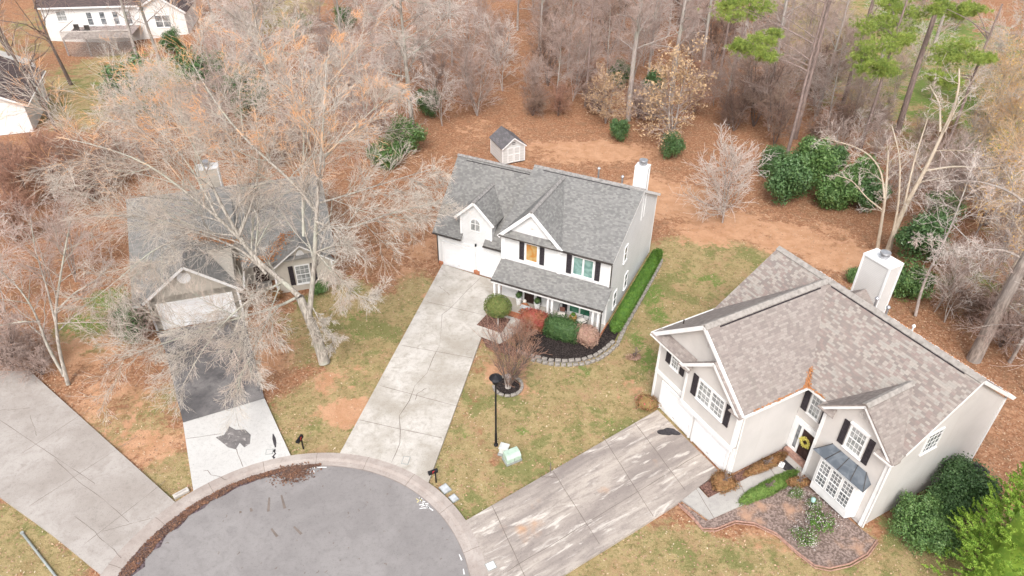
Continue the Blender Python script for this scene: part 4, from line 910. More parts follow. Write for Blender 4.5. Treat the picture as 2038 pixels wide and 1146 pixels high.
# pumpkin figure by the door
e = empty('harvest_decoration', 'seated orange and white autumn decoration beside the front door', 'decoration', at(H, 8.75, -2.5, .162))
MB().lathe([(.15, 0), (.22, .08), (.2, .25), (.12, .4), (.05, .45)], (0, 0, 0), 14).build('body', m_straw, e); MB().lathe([(.05, 0), (.13, .07), (.14, .17), (.05, .26)], (0, 0, .44), 14).build('head', m_cush, e)
for sx in (-1, 1):
    MB().tube([(sx*.1, -.1, .12), (sx*.2, -.45, .16), (sx*.24, -.6, .04)], .06, 8, .05).build('leg', m_straw, e); MB().tube([(sx*.14, 0, .38), (sx*.34, -.16, .22)], .05, 8, .04).build('arm', m_straw, e)
e = empty('grey_bench', 'low pale grey bench on the porch in front of the autumn decoration', 'bench', at(H, 9.05, -2.95, .162), H.rotation_euler.z); MB().box(-.42, .42, -.17, .17, .38, .43).build('seat', m_cov, e)
for sx in (-.34, .34): MB().box(sx-.03, sx+.03, -.14, .14, 0, .38).build('leg', m_cov, e)
# door furniture of the beige house
o = flat('front_path', [at(H2, 6.9, .2), at(H2, 7.05, -.55), at(H2, 6.4, -2.1), at(H2, 7.6, -2.55), at(H2, 8.5, -.6), at(H2, 8.95, 3.4), at(H2, 9.0, 4.18), at(H2, 7.15, 4.18), at(H2, 7.75, 1.5)], .10, m_walk, .2); 
bpy.data.objects.remove(o)
def R2(l): return [G(*p) for p in l]
o = flat('front_path', R2([(1350,992),(1390,972),(1409,993),(1470,962),(1545,920),(1570,893),(1610,935),(1592,953),(1578,958),(1560,965),(1486,1003),(1411,1036)]), .10, m_walk, .2); tag(o, kind='structure')
b = MB(); 
for (p, q) in (((1385,975),(1420,1033)),((1470,962),(1490,1000)),((1528,929),(1555,967))): strip(b, wiggle(G(*p), G(*q), 6, .01, 2), .03, .105)
b.build('joint', m_crack, o)
b = MB(); b.bar(G(1545,918)+Vector((0, 0, .08)), G(1590,955)+Vector((0, 0, .08)), .22, .07); b.build('brick_band', m_brickd, o)
o = flat('planting_bed', R2([(1392,970),(1438,942),(1455,950),(1560,893),(1572,895),(1545,920),(1470,962),(1413,992)]), .09, m_mulchb, .1); tag(o, kind='structure')
bed = [(1360,1003),(1405,1037),(1486,1004),(1560,966),(1590,955),(1712,1052),(1742,1075),(1725,1102),(1690,1122),(1650,1131),(1620,1125),(1585,1098),(1545,1062),(1500,1041),(1462,1037),(1425,1052),(1398,1052),(1375,1025),(1352,1005)]
o = flat('flower_bed', R2(bed), .04, m_bedr, .1); tag(o, kind='structure')
edge = empty('bed_edging', 'thin reddish curving edging strip round the flower bed of the beige house', 'edging', G(1500, 1041))
b = MB(); PE = [G(*p)-Vector(edge.location) for p in ([(1350,1003),(1375,1026),(1398,1053),(1425,1053),(1462,1038),(1500,1042),(1545,1063),(1585,1099),(1620,1126),(1650,1132),(1690,1123),(1725,1103),(1745,1076)])]
b.tube([Vector((p.x, p.y, .07)) for p in PE], .05, 6); b.build('border_strip', m_brickd, edge); b = MB(); b.tube([Vector((p.x*1.0, p.y-.14, .04)) for p in PE], .035, 6); b.build('lower_strip', m_brickd, edge)
e = empty('door_mat', 'dark half-round door mat in front of the brown door with wreath', 'mat', at(H2, 8.0, 3.75, .105), H2.rotation_euler.z)
b = MB(); P = [(.75*math.cos(math.pi*i/14), -.62*math.sin(math.pi*i/14), 0) for i in range(15)]; b.extr(P, (0, 0, .03)); b.build('mat_pile', m_stain, e); b = MB(); b.extr([(x*1.05, y*1.05+.02, -.002) for x, y, z in P], (0, 0, .02)); b.build('mat_rim', m_black, e)
e = empty('parcel', 'small white parcel lying on the half-round door mat', 'parcel', at(H2, 8.0, 3.25, .137), H2.rotation_euler.z+.5); MB().box(-.15, .15, -.2, .2, 0, .09).build('carton', m_trim, e, .01); MB().box(-.03, .03, -.2, .2, .091, .094).build('tape_strip', m_cov, e)
wr = empty('wreath', 'yellow floral wreath hanging on the dark brown front door', 'wreath', at(H2, 8.24, 4.4, 1.75), H2.rotation_euler.z)
# solar stake light
e = empty('garden_stake', 'thin dark garden stake with pale teal glass top in the flower bed', 'garden stake', G(1605, 1027)); MB().tube([(0, 0, 0), (.02, 0, 1.25)], .018, 6).build('stake', m_black, e); MB().lathe([(.03, 0), (.1, .05), (.12, .14), (.08, .22), (.12, .25), (.03, .33)], (.02, 0, 1.22), 12).build('globe', simple('pale_teal', (.35, .55, .52), .3), e)
e = empty('air_conditioner', 'dark grey box-shaped air conditioner behind the shrub at the beige house', 'air conditioner', at(H2, 13.9, 12.3), H2.rotation_euler.z)
MB().box(-.45, .45, -.45, .45, 0, .9).build('casing', m_gutter, e, .03); MB().lathe([(.38, .9), (.38, .93), (.1, .96)], (0, 0, .0), 16).build('fan_grille', m_black, e)
# drain channel edge at the lower left
e = empty('metal_pipe', 'weathered pipe half sunk in the grass at the lower left corner', 'pipe', G(45, 1062)); a = (G(110,1146)-G(45,1062))*1.6
MB().tube([(0, 0, .03), (a.x*.5, a.y*.5, .05), (a.x, a.y, .03)], .06, 8).build('pipe_body', m_padg, e); MB().lathe([(.09, 0), (.09, .12)], (0, 0, 0), 10).build('pipe_collar', m_padg, e)
o = flat('planting_strip', [G(*p) for p in [(958,669),(1000,677),(1012,684),(1040,700),(1036,712),(1005,704),(968,690)]], .05, m_mulchb, .1); tag(o, kind='structure')

# ------------------------------------------------------------------ vegetation engine
def resample(pts, K):
    P = np.array([[*p] for p in pts], float); d = np.r_[0, np.cumsum(np.linalg.norm(np.diff(P, axis=0), axis=1))]; t = np.linspace(0, d[-1], K)
    # smooth by Catmull-like averaging
    Q = np.stack([np.interp(t, d, P[:, i]) for i in range(3)], -1)
    for _ in range(2): Q[1:-1] = (Q[:-2]+2*Q[1:-1]+Q[2:])/4
    return Q
def norm(v): return v/np.maximum(np.linalg.norm(v, axis=-1, keepdims=True), 1e-9)
def grow(rng, P, Rd, n, t0, t1, ang, lr, K, wig, trop, rr, rtip=.35, lmin=.0, tp=1.0, asp=.35):
    """children of every branch at once.  P (N,K0,3) Rd (N,K0)"""
    N_, K0 = Rd.shape; par = np.repeat(np.arange(N_), n); M_ = len(par)
    t = (np.tile(np.arange(n), N_)+rng.random(M_))/n; t = t0+(t1-t0)*t**tp
    f = t*(K0-1); i = np.minimum(f.astype(int), K0-2); w_ = (f-i)[:, None]
    base = P[par, i]*(1-w_)+P[par, i+1]*w_; r = Rd[par, i]*(1-w_[:, 0])+Rd[par, i+1]*w_[:, 0]
    tan = norm(P[par, i+1]-P[par, i]); plen = np.linalg.norm(np.diff(P, axis=1), axis=-1).sum(1)[par]
    ref = norm(rng.normal(size=(M_, 3))); side = norm(ref-(ref*tan).sum(-1, keepdims=True)*tan)
    a = R_(ang)*(1+rng.normal(size=M_)*.22); d = tan*np.cos(a)[:, None]+side*np.sin(a)[:, None]
    L = plen*lr*(1-asp*t)*(1+rng.normal(size=M_)*.22); L = np.maximum(L, lmin)
    pts = np.empty((M_, K, 3)); pts[:, 0] = base; st = (L/(K-1))[:, None]
    for k in range(1, K):
        d = norm(d+rng.normal(size=(M_, 3))*wig+np.array([0, 0, 1.])*trop*(1 if k > 1 else .3)); pts[:, k] = pts[:, k-1]+d*st
    r0 = np.minimum(r*rr, r*.9); rad = r0[:, None]*np.linspace(1, rtip, K)[None]
    return pts, rad
def tubes(P, Rd, S):
    N_, K = Rd.shape; T = np.empty_like(P); T[:, 1:-1] = P[:, 2:]-P[:, :-2]; T[:, 0] = P[:, 1]-P[:, 0]; T[:, -1] = P[:, -1]-P[:, -2]; T = norm(T)
    ref = np.where(np.abs(T[:, :1, 2:3]) < .9, np.array([0, 0, 1.]), np.array([1., 0, 0])); ref = np.broadcast_to(ref, T.shape)
    A = norm(np.cross(T, ref)); B = np.cross(T, A); a = np.arange(S)*2*math.pi/S
    V = P[:, :, None]+Rd[:, :, None, None]*(A[:, :, None]*np.cos(a)[:, None]+B[:, :, None]*np.sin(a)[:, None])
    idx = np.arange(N_*K*S).reshape(N_, K, S); nx_ = np.roll(idx, -1, 2)
    F = np.stack([idx[:, :-1], nx_[:, :-1], nx_[:, 1:], idx[:, 1:]], -1).reshape(-1, 4)
    return V.reshape(-1, 3), F
def joinVF(L):
    V = []; F = []; n = 0
    for v, f in L: V.append(v); F.append(f+n); n += len(v)
    return np.concatenate(V), np.concatenate(F)
def leaves(rng, pos, size, asp=.45, nrm=None, jitter=0., up=.3):
    """one small diamond-shaped leaf at each point"""
    n = len(pos); d = norm(rng.normal(size=(n, 3))+np.array([0, 0, -.2])); nn = norm(rng.normal(size=(n, 3))+np.array([0, 0, up*3]) if nrm is None else nrm+rng.normal(size=(n, 3))*.6)
    a = norm(np.cross(d, nn)); d = norm(np.cross(nn, a)); s_ = size*(.6+.8*rng.random(n))[:, None]
    p = pos+rng.normal(size=(n, 3))*jitter
    V = np.stack([p-d*s_*.5, p+a*s_*asp*.5, p+d*s_*.5+nn*s_*.06, p-a*s_*asp*.5], 1).reshape(-1, 3)
    return V, np.arange(n*4).reshape(n, 4)
def taper(r0, r1, K, p=.8): return r0+(r1-r0)*np.linspace(0, 1, K)**p

MT = {}
def make_tree_meshes(key, seed, stems, lv, bmat, tmat, leaf=None, lmat=None, stemsides=10):
    """stems: list of (pts, r0, r1).  lv: list of dicts for grow(). returns [(part name, mesh)]"""
    rng = np.random.default_rng(seed); K0 = 14
    P = np.stack([resample(p, K0) for p, _, _ in stems]); Rd = np.stack([taper(a, b, K0) for _, a, b in stems])
    P[:, 1:-1] += rng.normal(size=P[:, 1:-1].shape)*.0
    parts = {'trunk': [tubes(P, Rd, stemsides)], 'branches': [], 'twigs': []}
    cur = (P, Rd); ends = None
    # flare at the foot
    for li, q in enumerate(lv):
        q = dict(q); sides = q.pop('S', 4); tag_ = q.pop('part', 'twigs'); only = q.pop('only', None); rmin = q.pop('rmin', 0)
        src = cur if only is None else (cur[0][only], cur[1][only])
        p, r = grow(rng, src[0], src[1], **q); r = np.maximum(r, rmin)
        parts[tag_].append(tubes(p, r, sides)); cur = (p, r)
    out = []
    for k in ('trunk', 'branches', 'twigs'):
        if parts[k]: V, F = joinVF(parts[k]); out.append((k, mesh_np(key+'_'+k, V, F, bmat if k != 'twigs' else tmat, k == 'trunk')))
    if leaf:
        p = cur[0][:, -leaf.get('back', 2):].reshape(-1, 3); sel = rng.random(len(p)) < leaf.get('frac', 1)
        if 'zmin' in leaf: sel &= p[:, 2] > leaf['zmin']
        V, F = leaves(rng, p[sel], leaf['size'], leaf.get('asp', .45), jitter=leaf.get('jit', .05)); out.append(('leaves', mesh_np(key+'_leaves', V, F, lmat)))
    return out
def place(name, label, cat, parts, loc, rz=0, sc=1, group=None, lean=(0, 0)):
    loc = Vector(loc); loc.z += float(dip(loc.x, loc.y)); e = empty(name, label, cat, loc, rz, group); e.rotation_euler = (lean[0], lean[1], rz); e.scale = (sc, sc, sc) if not isinstance(sc, tuple) else sc
    for k, me in parts: link_mesh(k, me, e)
    return e

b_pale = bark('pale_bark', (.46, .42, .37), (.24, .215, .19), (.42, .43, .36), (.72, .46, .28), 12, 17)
b_grey = bark('grey_bark', (.48, .42, .39), (.28, .24, .22), (.36, .35, .30))
b_dark = bark('dark_bark', (.22, .17, .15), (.13, .10, .09))
b_pine = bark('pine_bark', (.33, .25, .225), (.20, .155, .14))
b_dead = bark('dead_wood', (.56, .48, .38), (.44, .36, .28), (.5, .44, .36))
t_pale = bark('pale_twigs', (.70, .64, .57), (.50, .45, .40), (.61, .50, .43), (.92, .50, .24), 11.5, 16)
t_pink = bark('pinkish_twigs', (.58, .46, .41), (.38, .30, .265), (.52, .38, .33))
t_white = bark('whitish_twigs', (.75, .69, .64), (.57, .50, .46), (.66, .53, .48))
t_brown = bark('brown_twigs', (.36, .25, .20), (.25, .17, .14), (.33, .25, .19))
t_warm = bark('warm_twigs', (.76, .58, .43), (.60, .42, .28), (.76, .50, .28))
t_red = bark('reddish_twigs', (.50, .29, .21), (.34, .19, .14), (.44, .28, .18))
l_tan = foliage('tan_leaves', [(.55, .38, .22), (.44, .29, .16), (.62, .46, .29), (.50, .33, .2)])
l_gold = foliage('gold_leaves', [(.62, .36, .08), (.66, .44, .12), (.5, .26, .06), (.7, .5, .16)])
l_holly = foliage('dark_evergreen', [(.06, .13, .045), (.09, .175, .06), (.16, .26, .09), (.10, .17, .07)], .45, 1.1, .4)
l_holly2 = foliage('mid_evergreen', [(.085, .17, .055), (.12, .23, .06), (.21, .31, .10), (.13, .20, .07)], .5, 1.1, .4)
l_pine = foliage('pine_needles', [(.27, .36, .07), (.17, .27, .06), (.42, .44, .11), (.34, .36, .08)], .6, .9)
l_coni = foliage('bright_conifer', [(.17, .33, .05), (.27, .43, .06), (.42, .53, .11), (.32, .42, .06)], .6, .9)
l_hedge = foliage('hedge_leaves', [(.08, .18, .03), (.12, .24, .035), (.19, .29, .06), (.06, .13, .03)], .6, 2.6)
l_box = foliage('boxwood_leaves', [(.05, .11, .04), (.08, .15, .05), (.12, .18, .06), (.06, .12, .045)], .5, 2.2)
l_topi = foliage('topiary_leaves', [(.11, .17, .045), (.17, .22, .06), (.3, .26, .10), (.14, .17, .06)], .6, 3)
l_red = foliage('red_leaves', [(.44, .09, .085), (.30, .12, .06), (.48, .16, .13), (.24, .15, .06)], .6, 1.7)
l_rose = foliage('pinkish_leaves', [(.38, .23, .19), (.46, .31, .25), (.33, .25, .15), (.42, .24, .17)], .7, 2)
l_rust = foliage('rust_leaves', [(.24, .12, .055), (.34, .17, .075), (.22, .18, .06), (.36, .24, .13)], .7, 2)
l_grass = foliage('liriope', [(.10, .20, .04), (.16, .27, .06), (.24, .3, .09), (.16, .2, .05)], .7, 2)
l_flow = foliage('white_flowers', [(.75, .72, .70), (.65, .6, .58), (.5, .48, .4), (.7, .62, .6)], .7, 3)
l_pinkf = foliage('pink_flowers', [(.65, .06, .16), (.6, .12, .12), (.5, .1, .1), (.6, .1, .2)], .7, 3)
l_yel = foliage('yellow_flowers', [(.7, .6, .12), (.75, .68, .2), (.5, .5, .1), (.65, .6, .2)], .7, 9)

def bush_mesh(key, seed, rx, ry, rz_, n, leaf, mat, box=0., lumps=7, core=True, rough=.16, base=.0, asp=.5):
    """shrub standing on z=0: uneven shell of small leaves round a leafy core"""
    rng = np.random.default_rng(seed); d = norm(rng.normal(size=(n, 3)));
    if box:  # clipped towards a box
        q = np.abs(d).max(-1, keepdims=True); d2 = d/q; dd = d*(1-box)+d2*box*.86
    else: dd = d
    C_ = norm(rng.normal(size=(lumps, 3))); sh = 1+rough*(np.maximum(0, (d@C_.T)).max(-1)**5*1.5-.7)+rng.normal(size=n)*rough*.25
    depth = 1-.28*rng.random(n)**2
    p = dd*(sh*depth)[:, None]*np.array([rx, ry, rz_])+np.array([0, 0, rz_+base]); p[:, 2] = np.maximum(p[:, 2], .02)
    V, F = leaves(rng, p, leaf, asp, nrm=d)
    L = [(V, F)]
    if core:
        a, b_ = np.meshgrid(np.linspace(0, 2*math.pi, 17)[:-1], np.linspace(.05, math.pi-.05, 9)); dc = np.stack([np.sin(b_)*np.cos(a), np.sin(b_)*np.sin(a), np.cos(b_)], -1).reshape(-1, 3)
        if box: q = np.abs(dc).max(-1, keepdims=True); dc2 = dc*(1-box)+dc/q*box*.86
        else: dc2 = dc
        shc = 1+rough*(np.maximum(0, (dc@C_.T)).max(-1)**5*1.5-.7)
        v = dc2*(shc*.8)[:, None]*np.array([rx, ry, rz_])+np.array([0, 0, rz_+base]); v[:, 2] = np.maximum(v[:, 2], .01)
        ii = np.arange(9*16).reshape(9, 16); L.append((v, np.stack([ii[:-1], np.roll(ii, -1, 1)[:-1], np.roll(ii, -1, 1)[1:], ii[1:]], -1).reshape(-1, 4)))
    V, F = joinVF(L); return mesh_np(key, V, F, mat)
def clump_mesh(key, seed, rx, ry, rz_, n, leaf, mat, k=26, asp=.5):
    """ragged evergreen: many unequal leafy masses on one plant, with stray shoots and hollows between"""
    rng = np.random.default_rng(seed); L = []
    for j in range(k):
        d = norm(rng.normal(size=3)*np.array([1, 1, .8])); c = d*rng.uniform(.4, .95)*np.array([rx, ry, rz_])*.85+np.array([0, 0, rz_]); c[2] = max(c[2], .3)
        r = rng.uniform(.18, .42)*(rx*ry*rz_)**(1/3); m = n//k; q = norm(rng.normal(size=(m, 3))); rr = r*(1-.5*rng.random(m)**1.5+.45*rng.random(m)*(rng.random(m) > .8))*(1+.2*np.sin(q[:, 0]*5+j)*np.sin(q[:, 2]*6))
        p = c+q*rr[:, None]*np.array([1, 1, 1.15]); p[:, 2] = np.maximum(p[:, 2], .03); L.append(leaves(rng, p, leaf, asp, nrm=q))
    p = norm(rng.normal(size=(n//6, 3)))*rng.random((n//6, 1))*np.array([rx, ry, rz_])*.8+np.array([0, 0, rz_]); L.append(leaves(rng, p, leaf*1.2, asp))
    V, F = joinVF(L); return mesh_np(key, V, F, mat)
def bush(name, label, cat, loc, me, rz=0, sc=1, group=None, stem=None):
    loc = Vector(loc); loc.z += float(dip(loc.x, loc.y)); e = empty(name, label, cat, loc, rz, group); e.scale = (sc, sc, sc) if not isinstance(sc, tuple) else sc
    link_mesh('foliage', me, e)
    b = MB(); rnd = random.Random(3)
    for k in range(5): b.tube([(rnd.uniform(-.02, .02), rnd.uniform(-.02, .02), -.05), (rnd.uniform(-.2, .2), rnd.uniform(-.2, .2), .5), (rnd.uniform(-.4, .4), rnd.uniform(-.4, .4), .8)], .03, 5)
    b.build('stem', stem or b_dark, e)
    return e
# ------------------------------------------------------------------ the named trees
def rel(base, L): return [tuple(G(*p)-base) for p in L]
B0 = G(646, 722)
B0 = Vector((B0.x, B0.y, 0))
limbs = [
 ([(646,722,0),(636,690,1.2),(628,662,2.4),(612,627,3.9),(596,590,5.2)], 0.391, 0.264),
 ([(615,632,3.8),(619,590,5.4),(626,529,7.6),(627,480,9.4),(631,400,12),(640,300,15),(646,200,17.4),(650,120,19)], 0.191, 0.040),
 ([(596,590,5.2),(575,565,5.8),(545,548,6.4),(518,529,7),(475,472,8.9),(432,393,11.5),(400,320,13.6),(345,210,16.2)], 0.185, 0.032),
 ([(518,529,7),(498,495,8.2),(432,429,10.4),(366,380,12),(300,326,13.4),(210,292,14.6),(112,272,15)], 0.125, 0.024),
 ([(530,545,6.6),(498,505,7.6),(452,482,8.6),(382,459,9.4),(300,430,9.8),(190,430,9.6)], 0.099, 0.024),
 ([(628,420,11.2),(598,373,12.6),(545,330,13.8),(500,290,14.8),(445,228,16),(412,178,17),(371,104,18.4)], 0.106, 0.024),
 ([(627,440,10.8),(660,455,10.4),(690,458,10.2),(763,428,10.7),(872,402,10.6)], 0.086, 0.024),
 ([(631,405,11.8),(677,392,11.8),(760,366,12.2),(862,335,12.3)], 0.073, 0.020),
 ([(590,592,5.0),(557,612,4.5),(484,629,4.4),(386,661,3.9),(310,690,3.5),(235,712,3.0)], 0.099, 0.024),
 ([(565,560,6),(500,592,6.2),(445,640,5.4),(400,700,4.2),(362,770,3.0)], 0.079, 0.020),
 ([(560,560,6),(530,640,4.8),(505,700,4.2),(470,760,3.2)], 0.053, 0.016),
 ([(621,610,4.6),(638,640,3.8),(655,665,3.1),(668,690,2.4)], 0.046, 0.016),
 ([(604,470,9.5),(602,400,11.5),(604,297,14.2),(607,200,16.6),(596,110,18.6)], 0.092, 0.024),
 ([(432,430,10.5),(380,330,13),(300,240,15.2),(215,180,16.4)], 0.079, 0.020),
 ([(475,472,9),(505,400,11.4),(520,300,14),(500,180,16.8)], 0.079, 0.020),
 ([(645,310,14.6),(700,260,15.6),(760,200,16.6),(800,190,16.4)], 0.059, 0.016),
 ([(628,500,8.6),(680,560,7.2),(715,590,6.6),(745,600,6.2)], 0.059, 0.016),
 ([(382,459,9.4),(300,500,8.6),(230,560,7.2),(180,600,6.4)], 0.059, 0.016)]
stems = [(rel(B0, p), a, b) for p, a, b in limbs]
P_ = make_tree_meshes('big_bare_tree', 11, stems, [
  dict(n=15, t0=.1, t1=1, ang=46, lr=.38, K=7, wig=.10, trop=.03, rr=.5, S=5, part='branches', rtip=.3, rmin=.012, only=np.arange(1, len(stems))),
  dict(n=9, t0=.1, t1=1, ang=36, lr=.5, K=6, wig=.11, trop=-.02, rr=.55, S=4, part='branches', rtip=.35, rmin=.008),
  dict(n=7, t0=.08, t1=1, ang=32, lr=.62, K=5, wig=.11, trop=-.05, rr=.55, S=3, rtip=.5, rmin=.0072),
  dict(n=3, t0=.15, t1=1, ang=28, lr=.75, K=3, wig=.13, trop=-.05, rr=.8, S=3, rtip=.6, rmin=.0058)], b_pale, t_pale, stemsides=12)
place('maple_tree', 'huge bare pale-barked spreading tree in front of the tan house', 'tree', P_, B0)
# flared root
def generic(key, seed, H_, r, lv, bm, tm, wob=.25, leaf=None, lmat=None, nst=1, spread=.0, top=.04):
    rg = np.random.default_rng(seed+100); st = []
    for k in range(nst):
        a = rg.random()*6.28; pts = [(0, 0, -.1)]; x = y = 0
        for i in range(1, 8):
            x += rg.normal()*wob*.4+math.cos(a)*spread*H_/7; y += rg.normal()*wob*.4+math.sin(a)*spread*H_/7; pts.append((x, y, H_*i/7*(1 if nst == 1 else rg.uniform(.85, 1))))
        st.append((pts, r*(1 if nst == 1 else rg.uniform(.6, 1)), top))
    return make_tree_meshes(key, seed, st, lv, bm, tm, leaf, lmat, 8)
D = dict
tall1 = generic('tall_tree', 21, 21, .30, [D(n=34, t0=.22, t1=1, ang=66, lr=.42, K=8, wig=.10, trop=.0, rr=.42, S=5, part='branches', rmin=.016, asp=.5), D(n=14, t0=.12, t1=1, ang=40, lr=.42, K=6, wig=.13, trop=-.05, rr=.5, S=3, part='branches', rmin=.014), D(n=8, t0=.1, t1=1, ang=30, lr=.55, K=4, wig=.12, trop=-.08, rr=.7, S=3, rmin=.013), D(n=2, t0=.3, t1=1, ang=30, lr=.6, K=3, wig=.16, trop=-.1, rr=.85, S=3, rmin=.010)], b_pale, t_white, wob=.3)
tall2 = generic('tall_tree_b', 22, 19, .24, [D(n=26, t0=.2, t1=1, ang=56, lr=.36, K=7, wig=.12, trop=.02, rr=.42, S=4, part='branches', rmin=.015), D(n=12, t0=.12, t1=1, ang=42, lr=.42, K=5, wig=.15, trop=0, rr=.5, S=3, rmin=.013), D(n=8, t0=.1, t1=1, ang=34, lr=.55, K=4, wig=.14, trop=0, rr=.65, S=3, rmin=.012), D(n=2, t0=.3, t1=1, ang=34, lr=.55, K=3, wig=.16, trop=0, rr=.8, S=3, rmin=.009)], b_grey, t_pink, wob=.4)
wood1 = generic('wood_trunk', 23, 24, .34, [D(n=22, t0=.3, t1=1, ang=62, lr=.18, K=6, wig=.14, trop=.0, rr=.33, S=4, part='branches', rmin=.014), D(n=10, t0=.15, t1=1, ang=45, lr=.5, K=4, wig=.18, trop=0, rr=.5, S=3, rmin=.012), D(n=9, t0=.1, t1=1, ang=40, lr=.5, K=3, wig=.2, trop=0, rr=.7, S=3, rmin=.008)], b_grey, t_pink, wob=.3, top=.12)
pineT = generic('pine_trunk', 27, 24, .30, [D(n=14, t0=.45, t1=1, ang=72, lr=.13, K=5, wig=.14, trop=.0, rr=.3, S=4, part='branches', rmin=.012), D(n=5, t0=.2, t1=1, ang=45, lr=.45, K=3, wig=.18, trop=0, rr=.5, S=3, rmin=.010)], b_pine, t_pink, wob=.15, top=.12)
under = []
for k, (tm, h, nst, sp_) in enumerate([(t_pink, 8, 3, .18), (t_pink, 7, 5, .28), (t_white, 9, 2, .15), (t_brown, 6.5, 4, .28)]):
    under.append(generic('understory_%d' % k, 31+k, h, .085, [D(n=16, t0=.15, t1=1, ang=46, lr=.42, K=6, wig=.14, trop=.03, rr=.5, S=3, part='branches', rmin=.015), D(n=8, t0=.12, t1=1, ang=36, lr=.5, K=4, wig=.13, trop=.02, rr=.65, S=3, rmin=.014), D(n=5, t0=.2, t1=1, ang=34, lr=.55, K=3, wig=.16, trop=.0, rr=.8, S=3, rmin=.010)], b_grey if k < 3 else b_dark, tm, wob=.35, nst=nst, spread=sp_, top=.025))
thick = []
for k, (tm, h) in enumerate([(t_red, 4.2), (t_pink, 3.6), (t_brown, 3.4)]):
    thick.append(generic('thicket_%d' % k, 41+k, h, .035, [D(n=10, t0=.1, t1=1, ang=42, lr=.48, K=5, wig=.2, trop=.01, rr=.7, S=3, part='branches', rmin=.011), D(n=8, t0=.12, t1=1, ang=42, lr=.5, K=4, wig=.22, trop=.0, rr=.8, S=3, rmin=.010), D(n=4, t0=.15, t1=1, ang=40, lr=.55, K=3, wig=.25, trop=.0, rr=.9, S=3, rmin=.009)], b_dark, tm, wob=.35, nst=11, spread=.36, top=.012))
young = generic('young_tree', 51, 7.4, .12, [D(n=20, t0=.1, t1=1, ang=52, lr=.60, K=7, wig=.10, trop=.10, rr=.7, S=4, part='branches', rmin=.018, asp=.45), D(n=9, t0=.12, t1=1, ang=36, lr=.45, K=5, wig=.12, trop=.04, rr=.6, S=3, rmin=.014), D(n=5, t0=.15, t1=1, ang=34, lr=.55, K=3, wig=.16, trop=.02, rr=.8, S=3, rmin=.011)], b_grey, t_white, wob=.2, nst=2, spread=.08, top=.03)
beech = generic('beech', 52, 9, .13, [D(n=19, t0=.1, t1=1, ang=58, lr=.42, K=7, wig=.12, trop=.02, rr=.5, S=4, part='branches', rmin=.012), D(n=8, t0=.15, t1=1, ang=42, lr=.42, K=5, wig=.15, trop=0, rr=.6, S=3, rmin=.009), D(n=5, t0=.2, t1=1, ang=38, lr=.5, K=4, wig=.2, trop=-.03, rr=.8, S=3, rmin=.006)], b_grey, t_pink, nst=3, spread=.13, leaf=D(back=2, frac=1., size=.23, jit=.09, asp=.5), lmat=l_tan)

place('bare_tree', 'very large whitish bare tree with drooping branches left of the garden shed, top centre', 'tree', tall1, G(822, 262), 0.4, 1.0)
place('bare_tree', 'tall whitish bare tree with a drooping crown behind the big tree, top left of centre', 'tree', tall1, G(556, 262), 2.6, .92)
place('bare_tree', 'tall bare tree with crown at the top edge between the two whitish drooping trees', 'tree', tall2, G(690, 190), 1.2, .95)
place('bare_tree', 'bare pinkish-twigged tree standing left behind the garden shed', 'tree', tall2, G(900, 130), 3.0, .8)
place('bare_tree', 'bare pinkish-twigged tree behind the chimney of the tan house', 'tree', tall2, G(470, 330), 4.4, .62)
place('bare_tree', 'bare tree between the big tree and the white house gable', 'tree', tall2, G(740, 330), 5.2, .6)
place('bare_tree', 'tall bare tree at the far top between deck house and drooping crown', 'tree', tall2, G(440, 110), 5.9, .8)
for k, (px, py, rz, sc, lb) in enumerate([(330,150,1.,.85,'right one of two straight pale trunks in front of the deck house'), (290,165,2.2,.85,'left one of two straight pale trunks in front of the deck house')]):
    place('bare_tree', lb, 'tree', wood1, G(px, py), rz, (sc*.8, sc*.8, sc), lean=(0, R_(-5+k*3)))
darkt = generic('dark_tree', 63, 13, .26, [D(n=12, t0=.3, t1=1, ang=50, lr=.42, K=7, wig=.16, trop=.02, rr=.5, S=4, part='branches', rmin=.014), D(n=6, t0=.15, t1=1, ang=42, lr=.45, K=5, wig=.18, trop=0, rr=.6, S=3, rmin=.012), D(n=4, t0=.2, t1=1, ang=40, lr=.5, K=3, wig=.2, trop=0, rr=.7, S=3, rmin=.009)], b_dark, t_brown, wob=.5)
place('bare_tree', 'grey crooked trunk left of the wooden deck', 'tree', darkt, G(140, 165), 3.3, 1.0)
place('bare_tree', 'dark bare tree between the deck house and the dark-roofed house', 'tree', darkt, G(100, 235), 1.3, 1.1, lean=(0, R_(-6)))
place('bare_tree', 'dark slanting tree at the very top left edge', 'tree', darkt, G(20, 110), 1.9, .9)
place('bare_tree', 'bare tree beside the pale wall of the dark-roofed house', 'tree', darkt, G(112, 262), .9, .7)
